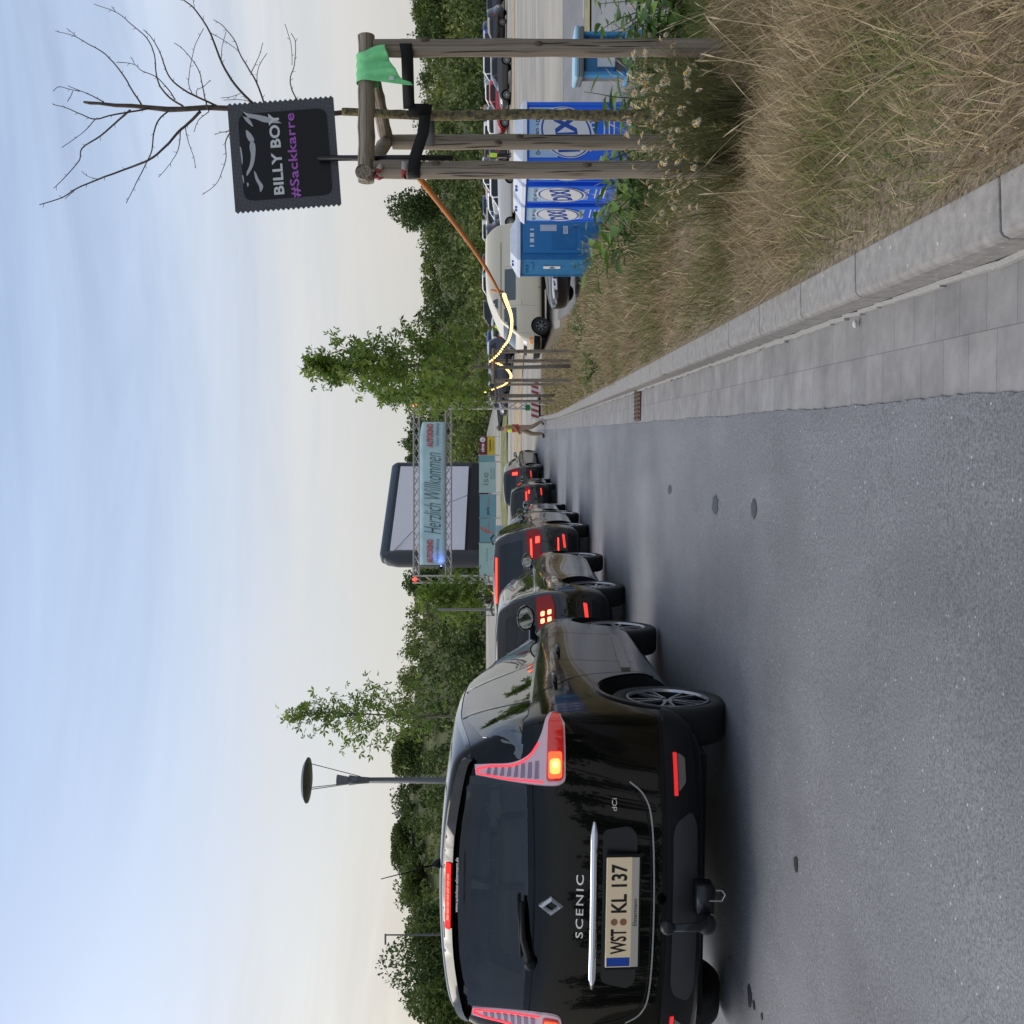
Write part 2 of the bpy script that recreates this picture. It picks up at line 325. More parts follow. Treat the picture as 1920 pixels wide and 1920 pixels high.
# kerb stones with open joints
kb = MB(); y = -4.0; joints = [2.10, 3.02, 3.62, 4.26, 4.90]
ends = [-4,-2.9,-1.9,-.9,.1,1.1]+joints+[4.9+.62*i for i in range(1,58)]
for a_, b2 in zip(ends[:-1], ends[1:]):
    a2_, b3 = a_+.004, b2-.004; pr = [(0,-.12),(0,.098),(.006,.112),(.016,.117),(.130,.12),(.130,-.12)]
    vs = [(kx(yy)+px, yy, float(zr(yy))+pz) for yy in (a2_, b3) for px,pz in pr]; n = len(pr)
    kb.add(vs, [tuple(range(n)), tuple(range(n,2*n))[::-1]]+[(i,n+i,n+(i+1)%n,(i+1)%n) for i in range(n)])
tag(kb.obj('kerb', kerb_m, bevel=.004), kind='structure')
def vz(x, y):
    s = (x-kx(y))
    f = 1-float(sst(1.9 if y >= 9 else 2.25, 3.3, s)); bump_ = .035*sin(x*3.1+y*1.3)+.03*sin(y*2.3-x)
    return g(x, y) + (.115 + bump_*min(1, max(0,(s-.3)/.6)))*f*(1-float(sst(36.5, 39, y)))
grid('verge_soil', np.linspace(0.122,4.0,24), list(np.arange(-6,12,.35))+list(np.arange(12,40,.8)), lambda u,v: (kx(v)+u, v, vz(kx(v)+u, v)), thatch_m)
grid('parking_lot', [0,1.2,2.5,5,8,12,20,35,60], list(np.arange(-8,40,2)), lambda u,v: (kx(v)+3.6+u, v, g(kx(v)+3.6+u, v)+.004), lot_m)
grid('gravel_lot', np.arange(-34,72,2.5), list(np.arange(36,88,1.5)), lambda x,y: (x, y, g(x,y)+(.012 if (y > 40 or x > kx(y)+3.4) else -.2) - .3*float(sst(82,87,y))), gravel_m)
grid('grass_verge', np.linspace(0,1,10), ys_f, lambda u,v: (ax(v)-6.6-28*(1-u), v, float(zr(v))+.06), meadow_m)
grid('grass_strip', np.linspace(-12,7,16), np.linspace(56,60.5,5), lambda x,y: (x, y, g(x,y)+.05+.04*sin(x*2)), M_('sparse_grass', (.16,.17,.06), .9, noise=.4, nscale=3, bump=.5, bscale=20))
grid('sand_track', np.linspace(-12,8,16), np.linspace(47.5,52,5), lambda x,y: (x, y, g(x,y)+.03+.02*sin(x)), sand_m)
grid('sand_edge', np.linspace(11,60,20), np.linspace(67,70,4), lambda x,y: (x, y, g(x,y)+.03), sand_m)
# oil spots on the asphalt
sp = MB(); stains = [(1257,918,9,3),(1343,947,19,5),(1416,955,18,5),(1495,1620,15,3.5),(1408,1868,22,3.5),(1416,1885,8,2),(1371,1797,6,1.5),(1431,1906,7,1.5)]
for ix,iy,rx,ry in stains:
    D = 2095/(ix-985); p = P(ix,iy,D); n = 16; rx = rx/F*D
    ry = ry*D*D/2095/5
    sp.add([(p.x+rx*cos(t)*(.8+.4*random.random()), p.y+ry*5*sin(t)*(.8+.4*random.random()), float(zr(p.y))+.008) for t in [2*pi*k/n for k in range(n)]], [tuple(range(n))])
tag(sp.obj('oil_stains', M_('oil', (.018,.018,.02), .5)), kind='structure')
dr = thing('drain_grate', 'rusty iron drain grate set in the concrete gutter', 'drain', (kx(9.9)-.15, 9.9, float(zr(9.9))+.006), -.078)
rust = M_('rusty_iron', (.10,.055,.035), .8, noise=.4, nscale=30)
d_ = MB(); d_.box((0,0,0),(.30,.46,.012)); d_.obj('frame', rust, dr)
d_ = MB()
for i in range(7): d_.box((-.12+.04*i,0,.009),(.016,.38,.012))
d_.obj('bars', M_('dark_rust', (.035,.022,.016), .8), dr)

# ------------------------------------------------------------------ foliage builders
def rot_frames(n, tilt=1.0):
    """random orthonormal frames (n,3,3)"""
    a = rng.normal(size=(n,3)); a[:,2] *= tilt; a /= np.linalg.norm(a, axis=1)[:,None]
    b = rng.normal(size=(n,3)); b -= (b*a).sum(1)[:,None]*a; b /= np.linalg.norm(b, axis=1)[:,None]
    return a, b, np.cross(a, b)
def leaf_quads(pts, size, tilt=1.0, aspect=.6, jitter=.35):
    n = len(pts); a, b, c = rot_frames(n, tilt); s = size*(1+jitter*rng.uniform(-1,1,n))[:,None]
    A = pts - a*s*.5; C = pts + a*s*.5; B = pts + b*s*.5*aspect + c*s*.1; D = pts - b*s*.5*aspect + c*s*.1
    V = np.stack([A,B,C,D],1).reshape(-1,3); Fc = np.arange(4*n).reshape(n,4); return V, Fc
def star_leaves(pts, size):
    """lobed leaf: three blades fanning out from one stalk"""
    n = len(pts); a, b, c = rot_frames(n, .8); s = size*rng.uniform(.6,1.25,n)[:,None]; Vs = []
    for ang in (-.95, 0, .95):
        d = a*cos(ang)+b*sin(ang); e = -a*sin(ang)+b*cos(ang); l = 1 if ang == 0 else .8
        Vs.append(np.stack([pts, pts+d*s*.55*l+e*s*.16, pts+d*s*l, pts+d*s*.55*l-e*s*.16],1))
    V = np.concatenate(Vs,1).reshape(-1,3); return V, np.arange(len(V)).reshape(-1,4)
bark = M_('bark', (.10,.085,.065), .9, noise=.35, nscale=40, bump=.6, bscale=90)
bark_pale = M_('pale_bark', (.20,.18,.15), .9, noise=.3, nscale=30, bump=.4, bscale=60)
leaf_young = leaf_mat('maple_leaves', [(0,(.075,.14,.022)),(.5,(.16,.25,.04)),(1,(.30,.38,.085))], .5, .4)
leaf_dark = leaf_mat('dark_leaves', [(0,(.035,.068,.020)),(.55,(.08,.13,.036)),(1,(.16,.21,.06))], .6, .2)
leaf_wood = leaf_mat('woodland_leaves', [(0,(.035,.062,.015)),(.4,(.085,.125,.028)),(.7,(.15,.19,.045)),(1,(.25,.27,.08))], .65, .2)
def young_tree(label, x, y, zb, top, crown0, rad, nbr, nleaf, lsize, seed, trunk_r=.035, lean=0, dens=None, group='young street trees', profile=None):
    rs = random.Random(seed); h = top-zb
    root = thing('street_tree', label, 'tree', (x, y, zb), group=group)
    tk = MB(); tr = [(lean*t*h*.2+.03*sin(t*7+seed), .03*cos(t*5+seed), t*h) for t in np.linspace(0,1,9)]
    tk.tube(tr, [trunk_r*(1-.85*t) for t in np.linspace(0,1,9)], 8); tk.obj('trunk', bark_pale, root, smooth=True)
    br = MB(); pts = []
    for k in range(nbr):
        f = (k+.5)/nbr; hz_ = crown0-zb + (h-(crown0-zb))*f**.85*.97; az = k*2.4+rs.uniform(-.4,.4)
        pr = profile(f) if profile else (1-f)**.75*(.55+.45*min(1,f*6))
        ln = rad*pr*rs.uniform(.75,1.15)+.12; el = R(rs.uniform(25,50)+25*f)
        p0 = Vector((lean*hz_*.2,0,hz_)); pl = [p0]
        for q in range(1,5):
            el2 = el + q*.06; pl.append(pl[-1]+Vector((cos(az)*cos(el2), sin(az)*cos(el2), sin(el2)))*ln/4 + Vector([rs.uniform(-.03,.03) for _ in 'abc']))
        br.tube(pl, [trunk_r*.35*(1-f*.5)*(1-.2*q) for q in range(5)], 5, cap=False)
        m_ = int(nleaf/nbr*(.5+1.0*pr))
        for _ in range(m_):
            t = rs.uniform(.15,1.0)**.8*4; i = min(3,int(t)); c = pl[i].lerp(pl[i+1], t-i)
            sg = .06+.085*ln
            pts.append(c+Vector((rs.gauss(0,sg), rs.gauss(0,sg), rs.gauss(0,sg*.9))))
    br.obj('limbs', bark, root, smooth=True)
    pts = np.array([tuple(p) for p in pts]); V, Fc = star_leaves(pts, lsize)
    cl = rng.uniform(0,1,len(pts))*.6 + .4*(.5+.5*np.sin(pts[:,0]*5+pts[:,2]*4+pts[:,1]*3))
    mesh_obj('crown', np_mesh('crown', V, Fc, np.repeat(cl, 3).clip(0,1)), leaf_young, root, smooth=False)
    return root
def blob_crown(cx, cy, cz, rx, ry, rz_, n, size, clumps=14, seed=0):
    """leaf positions in an uneven crown built from many clumps"""
    r_ = np.random.default_rng(seed); d = r_.normal(size=(clumps,3)); d /= np.linalg.norm(d,axis=1)[:,None]
    rad = r_.uniform(.25,.95,clumps)[:,None]; cen = d*rad*np.array([rx,ry,rz_])*.8; k = r_.integers(0,clumps,n)
    e = r_.normal(size=(n,3)); e /= np.linalg.norm(e,axis=1)[:,None]; rr = r_.uniform(.55,1.08,n)[:,None]**.6
    s = r_.uniform(.32,.55,clumps)[k][:,None]
    p = cen[k] + e*rr*s*np.array([rx,ry,rz_]); val = (.35*r_.uniform(0,1,n) + .35*r_.uniform(0,1,clumps)[k] + .3*(e[:,2]*.5+.5)*0 + .3*r_.uniform(0,1,n))
    return p+np.array([cx,cy,cz]), val
def big_tree(name, label, x, y, rx, rz_, n, size, seed, mat=leaf_dark, zb=None, th=1.2, group=None, clumps=26, cat='tree'):
    zb = g(x,y) if zb is None else zb
    root = thing(name, label, cat, (x,y,zb-.2), group=group)
    t = MB(); t.tube([(0,0,0),(.05,0,th*.6),(0,0,th+rz_*.7)], [rx*.07, rx*.05, rx*.02], 7)
    rs = random.Random(seed)
    for k in range(7):
        a = k*2.4; z0 = th+rz_*.25*k/3; t.tube([(0,0,z0),(cos(a)*rx*.3,sin(a)*rx*.3,z0+rz_*.3),(cos(a)*rx*.6,sin(a)*rx*.6,z0+rz_*.5)], [rx*.025,rx*.015,rx*.006], 5, cap=False)
    t.obj('trunk', bark, root, smooth=True)
    p, v = blob_crown(0,0,th+rz_*.85, rx, rx, rz_, n, size, clumps, seed); p = p[p[:,2] > .1]; v = v[:len(p)]
    V, Fc = leaf_quads(p, size); mesh_obj('crown', np_mesh('crown', V, Fc, v.clip(0,1)), mat, root, smooth=False)
    return root

# ------------------------------------------------------------------ wooded hill behind the lot
Vs=[]; Fs=[]; At=[]; nb=0
xs_, ys_ = [], []
yy = 88
while yy < 150:
    sp_ = 3.0 + (yy-88)*.025; xx = -yy*.56-4
    while xx < yy*.56+4:
        if not (xx < -10 and 96 < yy < 140 and random.random() < .10): xs_.append(xx+random.uniform(-1.4,1.4)); ys_.append(yy+random.uniform(-1.4,1.4))
        xx += sp_
    yy += sp_*.95
for i,(x,y) in enumerate(zip(xs_,ys_)):
    hgt = random.uniform(1.1,2.2)*(1.15 if y < 100 else 1)*(.75 if x < -30 and y > 105 else 1); rx = random.uniform(1.4,2.6)
    nl = 230 if y < 100 else 190
    p, v = blob_crown(x,y,g(x,y)+hgt*.7, rx,rx,hgt, nl, .4, 7, i); tone = random.uniform(-.25,.25) + .22*sin(x*.11+y*.07)
    V, Fc = leaf_quads(p, .42); Vs.append(V); Fs.append(Fc+nb); At.append((v+tone).clip(0,1)); nb += len(V)
tag(mesh_obj('woodland', np_mesh('woodland', np.concatenate(Vs), np.concatenate(Fs), np.concatenate(At)), leaf_wood, smooth=False), 'dense mixed green scrub and woodland covering the hill behind the parking lot', 'woodland', kind='stuff')
LW = [ # picture row, column of top, depth, half width m, label
 (392,727,118,2.7,3.3,'round dark green tree standing above the wooded ridge right of the street trees','tree',leaf_dark),
 (1830,742,84,3.4,4.6,'tall dark broadleaf tree with a domed crown at the far left of the hill','tree',leaf_dark),
 (1772,756,88,2.9,4.2,'mid green bushy tree behind the slim lamp mast at left','tree',leaf_wood),
 (1725,772,92,2.0,3.0,'small bluish dark tree at the left end of the wooded hill','tree',leaf_dark),
 (1648,758,120,3.4,1.6,'pale green bush crowning the hill behind the aerial of the black people carrier','bush',leaf_wood),
 (1590,764,128,3.2,1.6,'feathery green bush on the hilltop left of the distant figure','bush',leaf_wood),
 (1420,776,126,3.4,1.7,'rounded green bush on the ridge just right of the round lamp post','bush',leaf_wood),
 (1895,790,80,3.4,3.2,'low green tree at the far left edge over the fence','tree',leaf_wood),
 (828,752,112,1.5,2.6,'slim dark conifer-like tree on the ridge right of the inflatable screen','tree',leaf_dark),
 (862,760,114,1.3,2.3,'thin spindly tree peeking out beside the upper corner of the inflatable screen','tree',leaf_dark),
 (1092,757,112,1.7,2.6,'dark pointed tree beside the left corner of the truss gate','tree',leaf_dark),
 (10,768,118,2.4,2.4,'dark bushy tree on the ridge at the far right of the picture','tree',leaf_wood),
 (60,776,116,2.6,2.6,'feathery dark tree on the ridge right of the tall stake','tree',leaf_dark)]
for i,(iy,ix,D,rx,rz_,lab,cat,mt) in enumerate(LW):
    p = P(ix,iy,D); th = max(.4, p.z - g(p.x,p.y) - 1.75*rz_)
    big_tree('tree' if cat=='tree' else 'bush', lab, p.x, p.y, rx, rz_, int(2800+rx*1000), .34, 50+i, mt, th=th, cat=cat, group=None, clumps=22)
# ------------------------------------------------------------------ planted street trees
A = P(960,685,19.9); young_tree('bushy young maple with dense lobed leaves behind the string lights', A.x, 20.0, vz(A.x,20.0), 5.05, 1.55, 1.38, 34, 1850, .155, 3, .045, profile=lambda f: (1-f)**.8*(.8+.2*min(1,f*4))*(.72+.5*abs(sin(f*23))))
B = P(960,742,30); young_tree('second young maple further along the verge, right beside the truss gate', B.x, 30, vz(B.x,30), 5.0, 1.5, 1.05, 28, 1300, .16, 9, .04, profile=lambda f: (1-f)**.7*(.7+.3*min(1,f*4))*(.7+.5*abs(sin(f*19))))
B = P(960,1340,17.9); young_tree('slender sparse young maple left of the queue behind the black people carrier', B.x, 17.9, -.1, 5.02, 2.0, 1.15, 26, 720, .125, 14, .032, profile=lambda f: (1-f)**.9*(.65+.35*min(1,f*5)))
B = P(960,1122,27); young_tree('low young maple on the left in front of the left gate tower', B.x, 27.5, -.25, 3.35, 1.4, 1.05, 30, 1300, .14, 21, .035, profile=lambda f: (1-f)**.5*(.8+.2*min(1,f*4)))
grid('lot_island', np.linspace(13,40,16), [29.2,29.9,30.6], lambda x,y: (x, y, g(x,y)+.05), M_('dry_island', (.22,.19,.09), .9, noise=.3, nscale=3, bump=.5, bscale=20))
grid('lot_marking', [15.1,22,30], [31.3,31.42], lambda x,y: (x, y, g(x,y)+.012), M_('road_white', (.6,.6,.6), .7))
# ------------------------------------------------------------------ cars
def text_mesh(s, width=None, height=None, shear=0, bold=0, align='CENTER', spacing=1.0, font=None):
    """flat lettering in the xy plane centred on the origin"""
    c = bpy.data.curves.new('t', 'FONT'); c.body = s; c.size = 1; c.shear = shear; c.offset = bold; c.align_x = 'CENTER'; c.space_character = spacing; c.resolution_u = 3
    o = bpy.data.objects.new('t', c); COL.objects.link(o); bpy.context.view_layer.update()
    me = bpy.data.meshes.new_from_object(o.evaluated_get(bpy.context.evaluated_depsgraph_get())); bpy.data.objects.remove(o)
    me.materials.clear(); n = len(me.vertices); co = np.zeros(n*3, dtype=np.float32); me.vertices.foreach_get('co', co); co = co.reshape(-1,3)
    lo, hi = co.min(0), co.max(0); co -= (lo+hi)/2; sz = hi-lo
    sx = width/sz[0] if width else None; sy = height/sz[1] if height else None
    sx = sx or sy; sy = sy or sx; co[:,0] *= sx; co[:,1] *= sy
    me.vertices.foreach_set('co', co.ravel()); me.update(); return me
def put_text(name, s, mat, parent, M, **k):
    me = text_mesh(s, **k); me.transform(M); o = mesh_obj(name, me, mat, parent, smooth=False); return o
def poly_fill(poly, res):
    """2-D polygon -> (verts, tris) with interior points"""
    pts = [Vector(p) for p in poly]; out_ = []
    for i,p in enumerate(pts):
        q = pts[(i+1)%len(pts)]; k = max(1, int((q-p).length/res)); out_ += [p.lerp(q, j/k) for j in range(k)]
    nb_ = len(out_); xs = [p.x for p in out_]; ys = [p.y for p in out_]
    def inside(x, y):
        c = False; j = nb_-1
        for i in range(nb_):
            if (ys[i] > y) != (ys[j] > y) and x < (xs[j]-xs[i])*(y-ys[i])/(ys[j]-ys[i])+xs[i]: c = not c
            j = i
        return c
    def near(x, y): return min((xs[i]-x)**2+(ys[i]-y)**2 for i in range(nb_)) < (res*.45)**2
    x = min(xs)+res/2; ins = []
    while x < max(xs):
        y = min(ys)+res/2
        while y < max(ys):
            if inside(x,y) and not near(x,y): ins.append(Vector((x,y)))
            y += res
        x += res
    r = geometry.delaunay_2d_cdt(out_+ins, [], [list(range(nb_))], 1, 1e-6)
    return r[0], r[2], nb_
def frame_of(axis):
    """axis name or direction -> (ray dir, u vector, v vector)"""
    if axis == 'R': return Vector((0,1,0)), Vector((1,0,0)), Vector((0,0,1))     # right flank (y<0): u=x, v=z
    if axis == 'L': return Vector((0,-1,0)), Vector((1,0,0)), Vector((0,0,1))
    if axis == 'B': return Vector((1,0,0)), Vector((0,1,0)), Vector((0,0,1))     # rear: u=y
    if axis == 'F': return Vector((-1,0,0)), Vector((0,1,0)), Vector((0,0,1))
    d = Vector(axis).normalized(); u = Vector((-d.y, d.x, 0)).normalized(); return d, u, Vector((0,0,1))
def project(bvh, axis, uv, off):
    d, u, v = frame_of(axis); o_ = u*uv[0]+v*uv[1]-d*6
    hit = bvh.ray_cast(o_, d)
    if hit[0] is None:
        hit = bvh.find_nearest(u*uv[0]+v*uv[1]-d*1.0); return hit[0]-d*off
    return hit[0]-d*off
def patch(bvh, axis, poly, off=.003, res=.05, skirt=.015, name='patch'):
    vs, fs, nb_ = poly_fill(poly, res); d = frame_of(axis)[0]
    V = [project(bvh, axis, p, off) for p in vs]; b = len(V)
    # boundary loop from edges used once
    cnt = {}
    for f in fs:
        for i in range(len(f)):
            a_, c_ = f[i], f[(i+1)%len(f)]; cnt[(min(a_,c_),max(a_,c_))] = cnt.get((min(a_,c_),max(a_,c_)),0)+1
    Fc = [tuple(f) for f in fs]
    if skirt:
        mp_ = {}
        for (a_,c_),n in cnt.items():
            if n == 1:
                for q in (a_,c_):
                    if q not in mp_: mp_[q] = len(V); V.append(V[q]+d*(skirt+off))
                Fc.append((a_,c_,mp_[c_],mp_[a_]))
    me = bpy.data.meshes.new(name); me.from_pydata([tuple(p) for p in V], [], Fc)
    bm = bmesh.new(); bm.from_mesh(me); bmesh.ops.recalc_face_normals(bm, faces=bm.faces)
    tot = sum((f.normal.dot(-d) for f in bm.faces))
    if tot < 0: bmesh.ops.reverse_faces(bm, faces=bm.faces)
    for e_ in bm.edges:
        if len(e_.link_faces)==2 and e_.calc_face_angle(0) > R(40): e_.smooth = False
    bm.to_mesh(me); bm.free(); me.shade_smooth()
    bm = bmesh.new(); bm.from_mesh(me)
    for e_ in bm.edges:
        if len(e_.link_faces)==2 and e_.calc_face_angle(0) > R(40): e_.smooth = False
    bm.to_mesh(me); bm.free()
    return me
def ribbon(line, w):
    """polyline -> thin polygon"""
    pts = [Vector(p) for p in line]; Lf, Rt = [], []
    for i,p in enumerate(pts):
        d = (pts[min(i+1,len(pts)-1)]-pts[max(i-1,0)]).normalized(); nn = Vector((-d.y,d.x))*w/2; Lf.append(p+nn); Rt.append(p-nn)
    return Lf+Rt[::-1]
def curve_pts(pts, n=6):
    """Catmull-Rom through points"""
    P_ = [Vector(p) for p in pts]; o_ = []
    for i in range(len(P_)-1):
        a_, b2, c_, d_ = P_[max(i-1,0)], P_[i], P_[i+1], P_[min(i+2,len(P_)-1)]
        for k in range(n):
            t = k/n; o_.append(.5*((2*b2)+(c_-a_)*t+(2*a_-5*b2+4*c_-d_)*t*t+(3*b2-a_-3*c_+d_)*t**3))
    o_.append(P_[-1]); return o_
def rounded(poly, r=.03, n=4):
    o_ = []; P_ = [Vector(p) for p in poly]; k = len(P_)
    for i in range(k):
        p, a_, b2 = P_[i], P_[i-1], P_[(i+1)%k]; r1 = min(r, (a_-p).length*.45, (b2-p).length*.45)
        s_, e_ = p+(a_-p).normalized()*r1, p+(b2-p).normalized()*r1
        for j in range(n+1):
            t = j/n; o_.append(s_*(1-t)**2+p*2*t*(1-t)+e_*t*t)
    return o_
def car_shell(sp, levels=2):
    rows = sp['rows']; ts = sp.get('ts', [0,.035,.12,.26,.42,.58,.74,.88,.965,1]); nx = len(ts); vs_ = [-1,-.86,-.5,0,.5,.86,1]; ny = len(vs_); nr = len(rows)
    idx = {}; V = []
    W2, wb, bul = sp['W']/2, sp['wb'], sp.get('bulge', .014)
    def vert(i, r, j):
        key = (i,r,j)
        if key in idx: return idx[key]
        zr_, zf, xr, xf, w, cr, cf = rows[r][:7]; arch = rows[r][7] if len(rows[r]) > 7 else 0
        t, v = ts[i], vs_[j]; tt = t
        x = xr+(xf-xr)*t; z = zr_+(zf-zr_)*t + arch*4*t*(1-t)
        taper = 1 - sp.get('tr',.035)*max(0,(.30-t)/.30)**2 - sp.get('tf',.07)*max(0,(t-.70)/.30)**2
        y = w*v*taper
        e0, e1 = max(0,1-t/.12), max(0,(t-.88)/.12)
        x += cr*abs(v)**3.2*e0 - cf*abs(v)**2.4*e1
        if r == nr-1: z += sp.get('crown',.045)*(1-v*v)*(1 if 0<t<1 else .8)
        if r > 1 and r < nr-4 and abs(v)==1:
            for wx in (0, wb):
                dd = ((x-wx)/.52)**2+((z-.40)/.42)**2; y += math.copysign(bul*math.exp(-dd**2), v)
        idx[key] = len(V); V.append((x,y,z)); return idx[key]
    Fc = []
    for r in range(nr-1):
        for i in range(nx-1):
            Fc.append((vert(i,r,0),vert(i,r+1,0),vert(i+1,r+1,0),vert(i+1,r,0))); Fc.append((vert(i,r,ny-1),vert(i+1,r,ny-1),vert(i+1,r+1,ny-1),vert(i,r+1,ny-1)))
        for j in range(ny-1):
            Fc.append((vert(0,r,j),vert(0,r,j+1),vert(0,r+1,j+1),vert(0,r+1,j))); Fc.append((vert(nx-1,r,j),vert(nx-1,r+1,j),vert(nx-1,r+1,j+1),vert(nx-1,r,j+1)))
    for r,fl in ((0,True),(nr-1,False)):
        for i in range(nx-1):
            for j in range(ny-1):
                q = (vert(i,r,j),vert(i+1,r,j),vert(i+1,r,j+1),vert(i,r,j+1)); Fc.append(q[::-1] if fl else q)
    me = bpy.data.meshes.new('shell'); me.from_pydata(V, [], Fc); bm = bmesh.new(); bm.from_mesh(me); bmesh.ops.recalc_face_normals(bm, faces=bm.faces); bm.to_mesh(me); bm.free()
    o = bpy.data.objects.new('shell', me); COL.objects.link(o); m_ = o.modifiers.new('s','SUBSURF'); m_.levels = levels
    return o
def bake(o):
    bpy.context.view_layer.update(); dg = bpy.context.evaluated_depsgraph_get(); return bpy.data.meshes.new_from_object(o.evaluated_get(dg))
def wheel(root, x, y, r, wdt, rimr, mats, style=0, seed=0, detail=1, tilt=0):
    """wheel part (tyre) with rim as sub-part; outer face at |y|"""
    s = 1 if y > 0 else -1
    M = Matrix.Rotation(-s*pi/2, 4, 'X')             # lathe axis z -> car y (outward)
    t = MB(); h = wdt/2; pr = [(rimr*.97,-h*.8),(rimr*1.06,-h*.95),(r*.93,-h),(r*.985,-h*.86),(r,-h*.55),(r,h*.55),(r*.985,h*.86),(r*.93,h),(rimr*1.07,h*.98),(rimr*.99,h*.8)]
    n = 44 if detail else 20
    t.lathe(pr, n, M)
    if detail > 1:
        for q in (-.5,-.17,.17,.5): t.lathe([(r*1.001,h*q-.003),(r*1.0035,h*q),(r*1.001,h*q+.003)], n, M)
    w_ = t.obj('wheel', rubber, root, smooth=True, loc=(x, y-s*h, r)); sharp(w_.data, 50)
    if tilt: w_.rotation_euler.z = tilt
    q = MB(); q.m = 1
    q.lathe([(0.001,h*.1),(rimr*.95,h*.1),(rimr*.97,h*.9)], n, M)
    q.m = 0; q.lathe([(rimr*.93,h*.86),(rimr*.95,h*1.0),(rimr*1.0,h*1.0),(rimr*1.01,h*.8)], n, M)
    q.lathe([(0.001,h*.86),(rimr*.14,h*.84),(rimr*.18,h*.62),(rimr*.18,h*.3)], 16, M)
    ns = 5 if style == 0 else (10 if style == 1 else 7)
    for k in range(ns):
        a0 = 2*pi*k/ns+.3+seed
        if style == 0:      # five split V spokes
            for da in (-.20,.20):
                a_ = a0+da; ri, ro = rimr*.14, rimr*.95
                p0 = Vector((cos(a0+da*.6)*ri, sin(a0+da*.6)*ri)); p1 = Vector((cos(a_)*ro, sin(a_)*ro)); dn = (p1-p0).normalized(); nn = Vector((-dn.y,dn.x)); wd = .011
                for m_,zz,w2 in ((1,(h*.2,h*.80),1.6),(0,(h*.70,h*.90),.7)):
                    q.m = m_; q.prism([tuple(p0+nn*wd*w2), tuple(p0-nn*wd*w2), tuple(p1-nn*wd*w2*.8), tuple(p1+nn*wd*w2*.8)], zz[0], zz[1], M)
        else:
            wd = rimr*(.075 if style == 1 else .11); p0 = Vector((cos(a0),sin(a0)))*rimr*.12; p1 = Vector((cos(a0),sin(a0)))*rimr*.95; nn = Vector((-sin(a0),cos(a0)))
            q.m = 0; q.prism([tuple(p0+nn*wd*.7), tuple(p0-nn*wd*.7), tuple(p1-nn*wd), tuple(p1+nn*wd)], h*.3, h*.82, M)
    ro_ = q.obj('rim', mats, w_, smooth=False); sharp(ro_.data, 35)
    return w_
def mirror_pt(poly): return [(-u, v) for u,v in poly]
